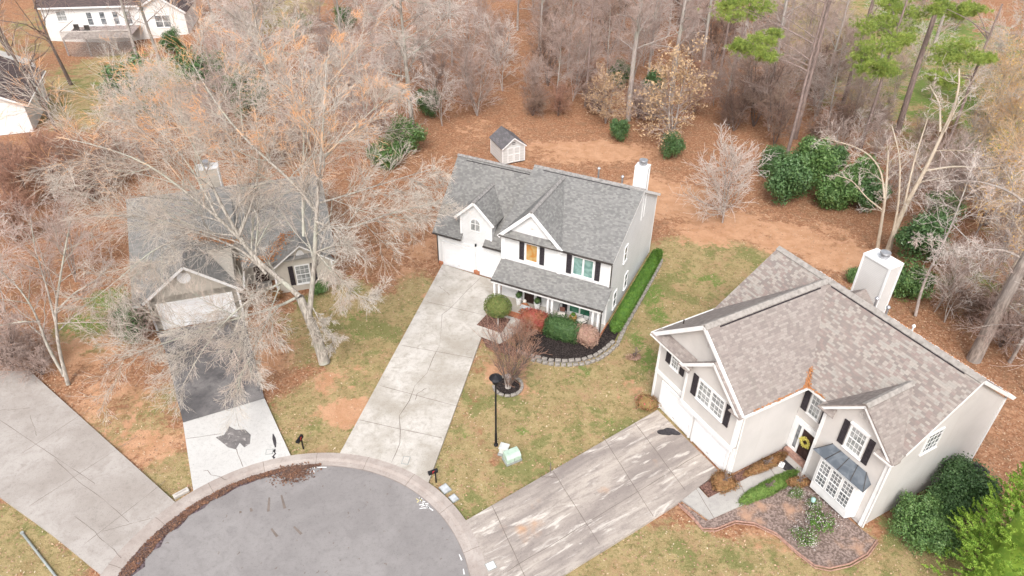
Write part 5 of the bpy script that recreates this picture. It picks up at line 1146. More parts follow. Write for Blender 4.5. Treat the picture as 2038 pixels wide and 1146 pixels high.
# thick wood trunks behind the clearing
for px, py, rz, sc, m, lb, ln in [
  (1250,238,.3,1.0,wood1,'thick pale straight trunk left of the tan-leaved tree',0), (1335,215,1.3,.9,wood1,'pale straight trunk rising behind the tan-leaved tree',1),
  (1395,160,2.1,.8,wood1,'dark trunk right behind the tan-leaved tree',2), (1432,150,2.9,.7,pineT,'slim dark trunk left of the pine clumps',1), (1525,210,3.7,.85,wood1,'leaning grey trunk below the left pine clumps',3),
  (1582,275,.7,1.0,pineT,'brown trunk rising behind the big dark evergreen bushes',0), (1678,205,4.4,.9,pineT,'reddish leaning trunk in the woods at the upper right',2), (1786,262,5.0,1.15,pineT,'stout reddish pine trunk at the upper right',-1),
  (1205,200,5.9,.6,tall2,'slim bare tree left of the thick pale trunk',-2), (1130,140,1.7,.75,tall2,'bare tree at the top edge right of the shed',0), (1105,215,1.0,.5,tall2,'small slim tree at the wood edge right of the shed',3),
  (1740,170,2.5,.8,wood1,'pale-brown trunk among the pine clumps at the upper right',2), (1470,120,.2,.8,pineT,'dark trunk above the left pine clumps',3), (1645,260,3.0,.55,tall2,'leaning bare tree over the right evergreen bushes',4),
  (1330,70,4.1,.8,tall2,'distant bare tree behind the two pale straight trunks',0), (1240,60,3.4,.8,tall2,'distant bare tree above the thick pale trunk',0), (1560,90,2.2,.85,tall2,'distant bare tree among the pine clumps',0), (1030,60,.8,.8,tall2,'distant bare tree above the garden shed',0),
  (1850,120,1.4,.8,wood1,'distant trunk right of the stout reddish pine',0), (1960,250,2.0,.7,tall1,'warm-lit bare tree at the upper right edge',0)]:
    place('bare_tree', lb+(' in the woods' if 'woods' not in lb and len(lb.split()) < 14 else ''), 'tree', m, G(px, py), rz, sc, lean=(0, R_(ln)))
place('young_tree', 'small bare spreading young tree on the bare orange earth', 'tree', young, G(1438, 442), .6, 1.0)
place('beech_tree', 'tree with dry tan leaves at the edge of the woods', 'tree', beech, G(1335, 292), .4, 1.05)
place('beech_tree', 'smaller tan-leaved tree left of the thick pale trunk', 'tree', beech, G(1205, 245), 2.4, .62)
# dead-limbed trees behind the chimney of the beige house
B1 = G(1765, 503); stems = [(rel(B1, p), a, b) for p, a, b in [
 ([(1766,503,0),(1779,461,1.8),(1799,413,4.1),(1826,366,6.2),(1853,318,8.2),(1874,265,10.2),(1900,216,12.2),(1915,175,13.8),(1909,136,15)], .26, .06),
 ([(1745,500,0),(1755,440,2.8),(1763,386,5.2),(1766,330,7.4),(1768,300,8.6)], .16, .07),
 ([(1760,395,4.9),(1756,340,6.8),(1730,305,8.2),(1690,287,9),(1632,274,9.6)], .09, .02),
 ([(1770,492,.6),(1785,430,3.2),(1790,386,5),(1792,311,8),(1775,250,10.2)], .13, .04),
 ([(1799,413,4.1),(1810,360,6.2),(1822,310,8),(1847,234,11)], .10, .04),
 ([(1755,417,3.9),(1724,393,4.7),(1697,359,6),(1661,347,6.4)], .07, .02),
 ([(1871,262,10.3),(1871,207,12.2),(1850,169,13.4)], .1, .04),
 ([(1840,340,7.2),(1900,330,8),(1960,335,8.4),(2030,322,9)], .1, .03),
 ([(1880,262,10.5),(1910,200,12.8),(1950,170,14)], .06, .02)]]
P_ = make_tree_meshes('dead_limbed_tree', 12, stems, [D(n=8, t0=.35, t1=1, ang=50, lr=.26, K=6, wig=.16, trop=.02, rr=.35, S=4, part='branches', rmin=.01), D(n=7, t0=.1, t1=1, ang=42, lr=.45, K=4, wig=.2, trop=0, rr=.6, S=3, rmin=.009), D(n=5, t0=.1, t1=1, ang=40, lr=.5, K=3, wig=.22, trop=0, rr=.7, S=3, rmin=.008)], b_dead, t_white)
place('bare_tree', 'many-limbed pale tree with broken tops behind the big chimney', 'tree', P_, B1)
B2 = G(1938, 715)
P_ = make_tree_meshes('tall_trunk', 13, [([(0,0,-.2),(.02,.05,3),(.1,.1,7),(.1,0,12),(.3,.1,18),(.2,.2,22)], .47, .16), ([(.1,.1,8.2),(-1.2,.9,8.6),(-2.6,1.0,8.0),(-4.2,1.4,8.4),(-5.2,1.2,7.8)], .1, .02), ([(.1,0,11),(-2,1,12.5),(-4,1.4,13),(-6,2,12.6)], .12, .02)],
  [D(n=12, t0=.2, t1=1, ang=60, lr=.3, K=6, wig=.16, trop=0, rr=.35, S=4, part='branches', rmin=.01, only=np.arange(1, 3)), D(n=7, t0=.1, t1=1, ang=45, lr=.5, K=4, wig=.2, trop=-.03, rr=.5, S=3, rmin=.009), D(n=5, t0=.1, t1=1, ang=40, lr=.5, K=3, wig=.2, trop=-.03, rr=.7, S=3, rmin=.008)], bark('ridged_bark', (.40, .345, .305), (.23, .19, .17), (.3, .27, .25)), t_white, None, None, 14)
place('tall_tree', 'thick tall ridged grey trunk at the right edge behind the beige house', 'tree', P_, B2)
B3 = G(1822, 628); P_ = make_tree_meshes('leaning_tree', 14, [(rel(B3, p), a, b) for p, a, b in [([(1822,628,0),(1832,580,2),(1850,535,3.9),(1880,482,6),(1903,425,8.2),(1922,372,10)], .12, .04), ([(1895,445,7.4),(1930,480,6.8),(1975,500,6.4),(1990,520,6)], .05, .015), ([(1880,482,6),(1840,470,6.4),(1815,480,6)], .04, .012)]],
  [D(n=12, t0=.4, t1=1, ang=55, lr=.3, K=6, wig=.16, trop=.02, rr=.5, S=4, part='branches', rmin=.01), D(n=8, t0=.1, t1=1, ang=45, lr=.5, K=4, wig=.2, trop=0, rr=.6, S=3, rmin=.009), D(n=5, t0=.1, t1=1, ang=40, lr=.5, K=3, wig=.2, trop=0, rr=.8, S=3, rmin=.008)], b_grey, t_white)
place('bare_tree', 'slim bending grey tree between the big chimney and the thick right trunk', 'tree', P_, B3)
warm = generic('warm_tree', 61, 14, .2, [D(n=24, t0=.25, t1=1, ang=58, lr=.46, K=7, wig=.17, trop=.02, rr=.45, S=4, part='branches', rmin=.016), D(n=12, t0=.12, t1=1, ang=45, lr=.44, K=5, wig=.22, trop=.0, rr=.5, S=3, part='branches', rmin=.013), D(n=9, t0=.15, t1=1, ang=42, lr=.55, K=4, wig=.27, trop=.0, rr=.7, S=3, rmin=.012)], b_dead, t_warm, wob=.4, leaf=D(back=1, frac=.42, size=.19, jit=.1), lmat=l_gold)
place('bare_tree', 'warm-coloured crooked tree with golden leaves at the right edge, middle height', 'tree', warm, G(2000, 575), .8, .95)
place('bare_tree', 'orange-twigged crooked tree with golden leaves at the right edge, behind the first', 'tree', warm, G(2010, 420), 3.1, .9)
place('bare_tree', 'orange-twigged crown at the very top right corner', 'tree', warm, G(1985, 235), 4.6, 1.05)
place('bare_tree', 'orange-twigged tree behind the many-limbed pale tree at the right edge', 'tree', warm, G(1930, 330), 5.5, .85)
place('bare_tree', 'golden-leaved crooked tree at the right edge between the two orange-twigged ones', 'tree', warm, G(1975, 350), 2.2, .8)
place('bare_tree', 'dark slanting trunk right of the thick ridged trunk', 'tree', tall2, G(2010, 720), 2.0, .6)
place('bare_tree', 'thin dark trunk at the right edge below the slanting one', 'tree', under[2], G(2040, 780), 2.0, 1.0)
# left trees
B4 = G(136, 765); P_ = make_tree_meshes('pale_double_tree', 15, [(rel(B4, p), a, b) for p, a, b in [
  ([(136,765,0),(119,707,2.2),(108,627,5),(114,590,6.3),(125,520,8.6),(140,440,11)], .14, .03), ([(128,748,.6),(94,690,2.8),(70,620,5.2),(35,567,7),(-10,530,8.2)], .12, .03),
  ([(110,640,4.6),(90,560,7.2),(70,500,9),(60,430,11)], .08, .02), ([(109,622,5.2),(150,580,6.4),(190,560,7),(225,520,8)], .07, .02), ([(80,640,4.6),(40,640,4.8),(-10,650,4.6)], .06, .02)]],
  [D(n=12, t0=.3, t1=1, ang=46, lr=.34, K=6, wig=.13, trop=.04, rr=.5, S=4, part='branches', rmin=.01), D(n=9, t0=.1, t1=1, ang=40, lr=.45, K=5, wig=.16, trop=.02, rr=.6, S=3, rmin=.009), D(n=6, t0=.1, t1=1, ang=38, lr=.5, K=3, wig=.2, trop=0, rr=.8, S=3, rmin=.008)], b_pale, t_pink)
place('bare_tree', 'grey forked bare tree above the top of the far left driveway', 'tree', P_, B4)
place('bare_shrub', 'pinkish bare shrub at the left edge above the far left driveway', 'shrub', thick[1], G(25, 735), .3, 1.05)
place('bare_shrub', 'tangled bare shrub between the left driveway top and forked tree', 'shrub', thick[1], G(85, 745), 2.3, .7)
place('bare_tree', 'bare multi-stemmed tree at the left edge beside the tan house', 'tree', under[2], G(10, 620), 1.3, .8)
place('bare_tree', 'pinkish bare tree left of the tan house roof', 'tree', under[0], G(150, 560), 1.9, .85)
for k, (px, py, i, sc, lb) in enumerate([(40,420,0,1.15,'reddish-brown bare thicket at the left edge below the dark-roofed house'), (110,400,0,1.2,'reddish-brown bare thicket right of the left-edge thicket'), (185,400,2,1.2,'dark brown bare thicket left of the big tree crown'), (230,360,2,1.2,'dark bare thicket under the left tips of the big crown'), (135,345,0,1.0,'upper reddish thicket beside the dark-roofed house'), (30,480,0,.9,'low reddish thicket at the left edge'), (20,355,2,.8,'thicket in front of the dark-roofed house wall')]):
    place('thicket', lb, 'shrub', thick[i], G(px, py), k*1.1, sc)
# understory
spots = [(380,260),(300,290),(440,290),(620,300),(560,200),(640,210),(700,250),(760,210),(860,190),(930,170),(880,250),(660,140),(740,110),(840,100),(500,130),(600,90),(930,90),(990,130),(300,350),(470,180),(520,60),(640,60),(780,60),(880,40),(960,60),(800,160),(590,310),(420,300),(1000,180),(950,230),(710,180),(340,250)]
for k, (px, py) in enumerate(spots):
    place('understory_tree', 'pinkish bare understory tree in the thicket behind the tan house', 'tree', under[(k*5) % 3], G(px, py), k*1.7, .7+.08*(k % 5), 'bare understory trees behind the tan house')
spots = [(1060,190),(1170,150),(1100,90),(1280,130),(1370,110),(1420,210),(1460,260),(1490,170),(1530,120),(1560,220),(1620,150),(1420,40),(1340,20),(1250,10),(1160,30),(1500,50),(1650,80),(1600,30),(1540,290),(1060,20),(1450,100),(1290,60),(1200,20),(1100,0),(1380,60),(1560,170),(1610,190),(1530,30),(1260,0),(1530,260)]
for k, (px, py) in enumerate(spots):
    place('understory_tree', 'slender pinkish bare tree in the brown-floored woods right of the shed', 'tree', under[(k*7+1) % 4], G(px, py), k*2.3, .62+.09*(k % 5), 'bare understory trees in the woods behind the shed')
spots = [(1700,300),(1740,330),(1650,340),(1620,240),(1700,240),(1850,200),(1900,330),(1820,380),(1850,470),(1940,470),(1900,560),(1980,640),(1880,640),(1900,60),(1780,110),(1960,120),(1700,150),(2010,330),(1730,60),(2000,520),(1660,180),(1640,30),(1680,110),(1780,200),(1820,160),(1830,300),(1760,400),(1930,200),(1960,400),(1850,420),(1780,440),(1990,240),(1900,420),(1970,560),(1840,30),(1860,620),(2020,640),(1930,300)]
for k, (px, py) in enumerate(spots):
    place('understory_tree', 'pale bare understory tree in the grassy woods behind the beige house', 'tree', under[(k*5+2) % 3], G(px, py), k*2.9, .5+.08*(k % 5), 'bare understory trees behind the beige house')
for k, (px, py) in enumerate([(1075,120),(1165,210),(1290,150),(1310,60),(1375,100),(1455,180),(1500,60),(1610,60),(1625,230),(1710,100),(1230,90),(1410,30)]):
    place('woodland_trunk', 'dark slim straight trunk standing among the saplings of the far woods', 'tree', pineT if k % 2 else wood1, G(px, py), k*1.4, (.55, .55, .8), 'dark slim trunks of the far woods')
for k, (px, py) in enumerate([(1150,150),(1210,110),(1300,110),(1370,160),(1420,130),(1500,130),(1560,130),(1090,170),(1260,160),(1440,60),(1350,50),(1180,60),(1530,180),(1620,210),(1070,100),(1480,190),(1240,30),(1310,20),(1390,10),(1120,30),(1140,200),(1440,230),(1500,250),(1600,120),(1660,60)]):
    place('sapling', 'tall thin brownish sapling crowding the woods behind the shed and tan-leaved tree', 'tree', [tall2, under[3], under[0]][k % 3], G(px, py), k*1.9, [.42, 1.25, 1.1][k % 3], 'thin saplings in the woods')
for k, (px, py) in enumerate([(1110,230),(1190,225),(1270,235),(1380,225),(1450,250),(1500,215),(1560,250),(1620,290),(1300,240),(1160,180),(1680,270),(1740,260),(1400,180),(1060,230),(1900,380),(1960,450),(1930,640),(1990,690),(1860,300),(560,330),(700,200),(760,260)]):
    place('thicket', 'low brown leafless undergrowth shrub on the floor of the woods', 'shrub', thick[(k*2) % 3], G(px, py), k*1.3, .75+.1*(k % 3), 'brown undergrowth shrubs in the woods')
# evergreen bushes
hol = [clump_mesh('evergreen_a', 71, 1.9, 1.7, 1.8, 9500, .17, l_holly), clump_mesh('evergreen_b', 72, 2.0, 1.7, 1.45, 9000, .17, l_holly2), clump_mesh('evergreen_c', 73, 1.6, 1.7, 2.4, 12000, .17, l_holly2, 30)]
for k, (px, py, i, sc, lb) in enumerate([(1560,405,0,1.35,'largest dark evergreen bush at the wood edge above the beige house'), (1600,385,2,1.3,'tall evergreen bush behind the largest dark evergreen bush'), (1535,350,0,1.0,'left upper dark evergreen bush beside the young bare tree'), (1655,410,1,1.25,'mid-green evergreen bush right of the largest one'), (1700,400,2,1.0,'evergreen bush left of the many-limbed pale tree'), (1725,420,0,1.0,'dark evergreen low between the mid-green bush and the many-limbed pale tree'), (1610,345,1,1.2,'evergreen behind the tall one at the wood edge'), (1575,372,2,.9,'evergreen shoots between the two largest bushes at the wood edge'), (1640,350,0,1.1,'dark evergreen behind the mid-green bush at the wood edge'),
   (1820,520,0,1.3,'dark evergreen bush right of the big chimney'), (1800,590,1,1.1,'lower evergreen bush at the right side of the big chimney'), (1850,470,2,1.0,'tall evergreen right of the many-limbed pale tree'), (1335,312,0,.85,'small dark evergreen under the tan-leaved tree'), (1228,278,0,.75,'small dark shrub at the foot of the thick pale trunk'), (1300,190,0,1.0,'dark evergreen behind the tan-leaved tree'), (1235,175,0,1.0,'dark evergreen left of the thick pale trunk'),
   (810,300,1,1.35,'bright mid-green bush left of the white house roof'), (770,330,1,1.1,'lower green bush beside the white house gable among twigs'), (850,230,0,1.0,'dark evergreen under the drooping whitish tree'), (270,225,0,1.9,'dark evergreen under the big crown, below the deck house lawn'), (310,230,0,1.2,'second dark evergreen right of the one below the deck house lawn'), (430,215,0,2.1,'big dark evergreen behind the big bare tree crown'), (500,225,0,1.7,'dark evergreen between big crown and drooping tree'), (390,165,0,1.1,'evergreen below the right corner of the deck house'), (345,100,0,1.0,'dark shrub against the wall of the deck house'), (600,70,1,1.2,'green bush at the top edge beside the drooping crown'), (690,60,0,1.1,'dark evergreen at the top between the drooping crowns'), (1700,560,1,.5,'tiny green bush left of the big chimney')]):
    bush('evergreen_bush', lb, 'bush', G(px, py), hol[i], k*1.3, sc)
# shrubs of the gardens
bush('round_topiary_dummy', 'x', 'x', G(990, 652), hol[0]) if 0 else None
tp = G(991, 652); e = empty('topiary_tree', 'ball-clipped small tree on a single stem beside the porch end', 'topiary', tp)
me = bush_mesh('topiary_ball', 81, 1.0, 1.0, .82, 5200, .10, l_topi, rough=.08, base=1.15); link_mesh('crown', me, e); MB().tube([(0, 0, -.1), (.03, 0, 1.5)], .06, 8).build('trunk', b_grey, e)
me = bush_mesh('pot_ball', 82, .25, .25, .24, 900, .05, l_box, rough=.04, base=.62)
for x, y, lb in ((8.2, -2.35, 'white pot with a clipped green ball left of the front door'), (9.72, -2.4, 'white pot with a clipped green ball right of the front door')):
    e = pot_ball(x, y, lb); link_mesh('foliage', me, e)
me = bush_mesh('basket_plant', 83, .16, .16, .17, 350, .08, l_hedge, rough=.2, base=.42); e2 = empty('potted_plant', 'small green plant in a white pot standing in the wicker basket', 'potted plant', at(H, 12.6, -2.45, .42)); link_mesh('foliage', me, e2).location.z = -.22; MB().lathe([(.1, 0), (.13, .2), (.14, .24)], (0, 0, .06), 12).build('pot', m_trim, e2)
bush('red_bush', 'red and bronze-leaved bush left of the clipped dark green bush at the porch', 'bush', at(H, 10.35, -4.2), bush_mesh('red_bush', 84, 1.15, .85, .85, 5000, .12, l_red, rough=.34), H.rotation_euler.z)
bush('boxwood_bush', 'large clipped dark green bush in the black mulch in front of the porch', 'bush', at(H, 12.55, -4.3), bush_mesh('boxwood', 85, 1.5, .85, .78, 8000, .105, l_box, box=.7, lumps=20, rough=.1), H.rotation_euler.z)
bush('pinkish_bush', 'rounded pinkish-brown bush at the right end of the porch', 'bush', at(H, 14.35, -4.1), bush_mesh('pinkish', 86, .95, .8, .78, 4200, .11, l_rose, rough=.26), H.rotation_euler.z)
hm = bush_mesh('hedge', 87, .52, 6.3, .46, 17000, .1, l_hedge, box=.8, lumps=40, rough=.06)
bush('clipped_hedge', 'long bright green clipped hedge along the right wall of the white house', 'hedge', at(H, 15.72, 3.3), hm, H.rotation_euler.z)
bush('flowering_bush', 'small reddish bush with pink flowers at the garage corner of the beige house', 'bush', G(1285, 812), bush_mesh('rose_bush', 88, .75, .6, .5, 1500, .09, l_rust, rough=.3), 0)
me = bush_mesh('pink_blossom', 89, .7, .55, .5, 130, .11, l_pinkf, core=False, rough=.4); e = bpy.data.objects[[o.name for o in bpy.data.objects if o.name.startswith('flowering_bush')][0]]; link_mesh('blossom', me, e)
big = clump_mesh('big_shrub_a', 90, 2.1, 1.6, 1.2, 19000, .12, l_holly2, 34); big2 = clump_mesh('big_shrub_b', 91, 1.7, 1.6, 1.6, 18000, .12, l_holly, 34)
bush('evergreen_bush', 'wide leafy green shrub at the front right corner of the beige house', 'bush', at(H2, 14.9, 6.2), big, H2.rotation_euler.z)
bush('evergreen_bush', 'tall dark green shrub halfway along the right wall of the beige house', 'bush', at(H2, 14.6, 9.9), big2, .5, 1.1)
bush('evergreen_bush', 'lower dark shrub between the wide green and tall dark shrubs', 'bush', at(H2, 14.5, 8.1), big2, 2.5, .75)
lm = bush_mesh('liriope_row', 92, .45, 2.4, .2, 4200, .22, l_grass, rough=.2, asp=.14)
bush('border_grass', 'green strappy border grass between the front path and the flower bed', 'border plant', G(1525, 975), lm, R_(-61), (1, .95, 1)); bush('border_grass', 'olive border grass along the side wall by the front path', 'border plant', at(H2, 7.55, 2.4), bush_mesh('liriope_b', 93, .35, 1.9, .18, 2600, .2, l_rust, rough=.2, asp=.14), H2.rotation_euler.z)
bush('rusty_shrub', 'rust-coloured low shrub at the garage corner by the front path', 'shrub', at(H2, 7.4, -.7), bush_mesh('rusty', 94, .8, .7, .28, 2200, .1, l_rust, rough=.3), 0); bush('rusty_shrub', 'rust-coloured low shrub at the bay window beside the door step', 'shrub', at(H2, 9.4, 3.0), bush_mesh('rusty2', 95, .55, .4, .28, 1300, .1, l_rust, rough=.3), 0)
fb = bush_mesh('flower_shrub', 96, .6, .45, .4, 900, .08, l_hedge, rough=.45, core=False); fw = bush_mesh('flower_heads', 97, .85, .6, .48, 420, .055, l_flow, core=False, rough=.5)
for k, (x, y, sc, lb) in enumerate([(12.0, 2.0, 1.3, 'tall white-flowered bush before the right end of the bay window'), (10.9, 2.75, .8, 'white-flowered plant under the middle of the bay window'), (12.2, .6, 1.1, 'white-flowered plant in the outer part of the flower bed'), (9.9, 2.4, .7, 'small white-flowered green plant by the stake in the flower bed')]):
    e = bush('flowering_bush', lb, 'bush', at(H2, x, y), fb, k, sc); link_mesh('blossom', fw, e)
mcr = generic('crape', 62, 3.8, .06, [D(n=9, t0=.25, t1=1, ang=28, lr=.45, K=5, wig=.08, trop=.08, rr=.5, S=4, part='branches', rmin=.010), D(n=5, t0=.15, t1=1, ang=28, lr=.5, K=4, wig=.12, trop=.05, rr=.7, S=3, rmin=.008)], b_dark, t_red, wob=.1, nst=18, spread=.4, top=.012, leaf=D(back=1, frac=.05, size=.09), lmat=l_rust)
e = place('crape_myrtle', 'small multi-stemmed reddish bare tree in a ring of stones on the front lawn', 'tree', mcr, G(1011, 772)+Vector((0, 0, .0)), .5, 1)
b = MB(); b.tube([(0, 0, -.1), (.02, .02, .5), (.0, .05, 1.0)], .2, 9, .26); b.build('gnarled_base', b_grey, e)
place('bare_shrub', 'reddish bare shrub between the porch walk and the red bush', 'shrub', thick[0], G(1040, 690), 1.2, .42)
bush('dry_plant', 'small dead pinkish plant on the lawn right of the stone-edged bed', 'plant', G(1261, 714), bush_mesh('dry_plant', 98, .6, .35, .13, 500, .1, l_rose, rough=.4, core=False), 0)
bush('evergreen_bush', 'shaggy dark bush at the left corner of the tan garage', 'bush', at(H3, -1.2, -.6), hol[0], 1, (.85, .85, .9)); place('bare_shrub', 'bare twiggy shrub growing over the bush at the tan garage', 'shrub', thick[1], at(H3, -1.3, -.8), 1, .75)
bush('green_shrub', 'yellow-green shrub under the window of the tan house', 'bush', at(H3, 11.6, 1.2), hol[1], 1, (.5, .35, .35)); bush('rusty_shrub', 'brown leaf-covered shrub beside the entrance of the tan house', 'shrub', at(H3, 8.0, 1.4), bush_mesh('rusty3', 99, .8, .6, .5, 1800, .12, l_rust, rough=.3), 0)
# wreath
rg = np.random.default_rng(4); a = rg.random(420)*6.283; rr_ = .27+rg.normal(size=420)*.055; V, F = leaves(rg, np.stack([rr_*np.cos(a), -.06-.06*rg.random(420), rr_*np.sin(a)], -1), .1); link_mesh('flowers', mesh_np('wreath_flowers', V, F, l_yel), wr); b = MB(); b.tube([(.27*math.cos(t*.4), 0, .27*math.sin(t*.4)) for t in range(17)], .03, 6); b.build('hoop', m_wick, wr)
# pines: trunk carries real limbs with needle clumps
def pine(name, label, base, H_, r, clumps, seed, trunk=True):
    rg = np.random.default_rng(seed); e = empty(name, label, 'tree', base); st = []
    tr = rel(base, []); 
    P0 = [(0, 0, -.1), (.1, 0, H_*.3), (0, .1, H_*.6), (.1, .1, H_)]
    V, F = tubes(resample(P0, 12)[None], taper(r, .08, 12)[None], 10); link_mesh('trunk', mesh_np('pine_trunk', V, F, b_pine, True), e)
    BR = []; LV = []
    for (px, py, z, R0) in clumps:
        c = np.array(tuple(G(px, py, z)-base)); z0 = max(1., c[2]-1.2); p0 = np.array([.05, .05, z0])
        pts = resample([p0, (p0+c)/2+np.array([0, 0, .3]), c], 6); BR.append(tubes(pts[None], taper(.07, .02, 6)[None], 5))
        # sub limbs
        ns = 9; d = norm(rg.normal(size=(ns, 3))*np.array([1, 1, .45])); ends = c+d*R0*rg.uniform(.5, 1, (ns, 1)); sp = np.stack([np.repeat(c[None], ns, 0), (c+ends)/2+np.array([0, 0, .1]), ends], 1)
        BR.append(tubes(sp, np.tile(taper(.025, .01, 3), (ns, 1)), 4))
        tuf = np.concatenate([ends+rg.normal(size=(ns, 3))*R0*.33*np.array([1, 1, .45]) for _ in range(22)]); n = len(tuf); m = 34
        dd = norm(rg.normal(size=(n, m, 3))+np.array([0, 0, .45])); L = rg.uniform(.18, .32, (n, m, 1)); sd_ = norm(np.cross(dd, rg.normal(size=(n, m, 3))))*.013
        b0 = tuf[:, None]; V = np.stack([b0-sd_, b0+sd_, b0+dd*L+sd_*.3, b0+dd*L-sd_*.3], 2).reshape(-1, 3); LV.append((V, np.arange(len(V)).reshape(-1, 4)))
    V, F = joinVF(BR); link_mesh('branches', mesh_np('pine_limbs', V, F, b_pine), e); V, F = joinVF(LV); link_mesh('needles', mesh_np('pine_needles', V, F, l_pine), e)
    return e
pine('pine_tree', 'pine with bright green needle clumps left of centre of the right woods', G(1560, 330), 17, .2, [(1470,18,13.5,2.1),(1510,5,14,1.8),(1455,5,13.5,1.2),(1495,88,11.5,1.5),(1530,75,12,1.1),(1475,95,11,.9),(1520,110,11,.9)], 5)
pine('pine_tree', 'pine with yellow-green needle clumps at the upper right', G(1710, 300), 17, .22, [(1770,60,12.5,2.1),(1740,45,13,1.7),(1800,30,13,1.7),(1755,90,12,1.6),(1735,128,10.6,1.6),(1762,140,10.2,1.0),(1790,75,12,1.1),(1715,120,10.8,.9),(1770,10,14,1.2)], 6)
pine('pine_tree', 'pine with small bright clumps near the top right corner', G(1868, 330), 16, .18, [(1890,105,12,1.6),(1925,110,12,1.5),(1905,20,14,1.3),(1940,15,14,1.),(1872,152,10.5,.8),(1895,160,10.2,.7),(1960,118,11.5,.8),(1870,12,14.5,1.)], 7)
# bright conifer close to the camera, lower right corner
def conifer(base, H_, R0, seed):
    rg = np.random.default_rng(seed); e = empty('conifer_tree', 'bright yellow-green conifer close up in the lower right corner', 'tree', base)
    V, F = tubes(resample([(0, 0, -.1), (0, 0, H_*.95)], 6)[None], taper(.2, .03, 6)[None], 8); link_mesh('trunk', mesh_np('conifer_trunk', V, F, b_dark, True), e)
    n = 2100; z = H_*(1-np.sqrt(rg.random(n))*.97); a = rg.random(n)*6.283; lob = 1+.16*np.sin(a*5+z*1.7)+.12*np.sin(z*4+a*2); r = R0*np.clip(1-z/H_, .0, 1)**.5*lob*(.62+.38*rg.random(n)**.5)
    c = np.stack([r*np.cos(a), r*np.sin(a), z], -1); out = norm(np.stack([np.cos(a), np.sin(a), .9+0*a], -1)+rg.normal(size=(n, 3))*.35)
    m = 60; t = rg.random((n, m, 1)); L = rg.uniform(.35, .62, (n, 1, 1)); ax = c[:, None]+out[:, None]*(t-.3)*L; dd = norm(out[:, None]*.8+rg.normal(size=(n, m, 3))*.75); l = .12*(1.15-t*.6); s_ = norm(np.cross(dd, rg.normal(size=(n, m, 3))))*.02
    p0 = ax; V = np.stack([p0-s_*.5, p0+dd*l*.5-s_, p0+dd*l, p0+dd*l*.5+s_], 2).reshape(-1, 3); link_mesh('foliage', mesh_np('conifer_foliage', V, np.arange(len(V)).reshape(-1, 4), l_coni), e)
    a_, b_ = np.meshgrid(np.linspace(0, 2*math.pi, 25)[:-1], np.linspace(0.02, .98, 14)); lob = 1+.16*np.sin(a_*5+b_*H_*1.7)+.12*np.sin(b_*H_*4+a_*2); rr = R0*(1-b_)**.5*lob*.5
    v = np.stack([rr*np.cos(a_), rr*np.sin(a_), b_*H_], -1).reshape(-1, 3); ii = np.arange(14*24).reshape(14, 24); link_mesh('inner_foliage', mesh_np('conifer_inner', v, np.stack([ii[:-1], np.roll(ii, -1, 1)[:-1], np.roll(ii, -1, 1)[1:], ii[1:]], -1).reshape(-1, 4), l_coni), e)
bt = G(2000, 1180); conifer(Vector((bt.x, bt.y, 0)), 13, 3.1, 3)

# ------------------------------------------------------------------ litter and grass
rng = np.random.default_rng(77)
def inpoly(P, poly):
    poly = [(q[0], q[1]) for q in poly]; ins = np.zeros(len(P), bool); j = len(poly)-1
    for i in range(len(poly)):
        xi, yi = poly[i]; xj, yj = poly[j]; c = ((yi > P[:, 1]) != (yj > P[:, 1])) & (P[:, 0] < (xj-xi)*(P[:, 1]-yi)/(yj-yi+1e-12)+xi); ins ^= c; j = i
    return ins
def loc_poly(h, pts): return [at(h, *p) for p in pts]
solid = [loc_poly(H, [(0,0),(6.5,0),(6.5,-3.5),(15,-3.5),(15,9.4),(0,9.4)]), loc_poly(H2, [(0,0),(7,0),(7,4.2),(13,3.3),(13,13.2),(0,13.2)]), loc_poly(H3, [(0,0),(12.8,1.9),(12.8,15),(0,15)])]
drv = [[v.co for v in o.data.vertices][:len(o.data.vertices)//2] for o in bpy.data.objects if o.name.startswith(('driveway', 'front_path', 'walkway'))]
def gz(P): return .035*np.sin(P[:, 0]*.9+np.sin(P[:, 1]*.7)*1.3)*np.sin(P[:, 1]*.8+1.2)-.05+dip(P[:, 0], P[:, 1])
def field(P, ch):
    f = np.zeros(len(P))
    for c, cx, cy, rx, ry, am in BL:
        if c == ch: f = np.maximum(f, am*np.clip((1.35-np.hypot((P[:, 0]-cx)/rx, (P[:, 1]-cy)/ry))/.7, 0, 1))
    return f
def scatter(n, y0, y1, keep_drive=0.):
    y = y0+(y1-y0)*rng.random(n)**1.0; x = (rng.random(n)-.5)*2*(y*.62+14); P = np.stack([x, y], -1)
    k = np.ones(n, bool)
    for s_ in solid: k &= ~inpoly(P, s_)
    dr = np.zeros(n, bool)
    for s_ in drv: dr |= inpoly(P, s_)
    dr |= np.hypot(x-CUL.x, y-CUL.y) < RC+.05; dr |= (np.abs(x-CUL.x) < 5.3) & (y < 12)
    k &= (~dr) | (rng.random(n) < keep_drive)
    return P[k], dr[k]
m_leaf = foliage('fallen_leaf', [(.42, .25, .16), (.30, .17, .11), (.55, .38, .25), (.60, .44, .30)], .9, .8)
P, dr = scatter(150000, 16, 110); wgt = np.where(field(P, 'grass') > .5, .22, 1)*np.where(field(P, 'dirt') > .6, .3, 1); k = rng.random(len(P)) < wgt; P = P[k]
V, F = leaves(rng, np.column_stack([P, gz(P)+.03]), .13, .6, up=1.2); tag(link_mesh('fallen_leaves', mesh_np('fallen_leaves', V, F, m_leaf)), 'brown fallen leaves strewn over the woodland floor and lawns', 'leaves', kind='stuff')
m_pl = foliage('pale_leaf', [(.62, .50, .36), (.55, .42, .28), (.7, .6, .48), (.6, .44, .25)], .9, .8)
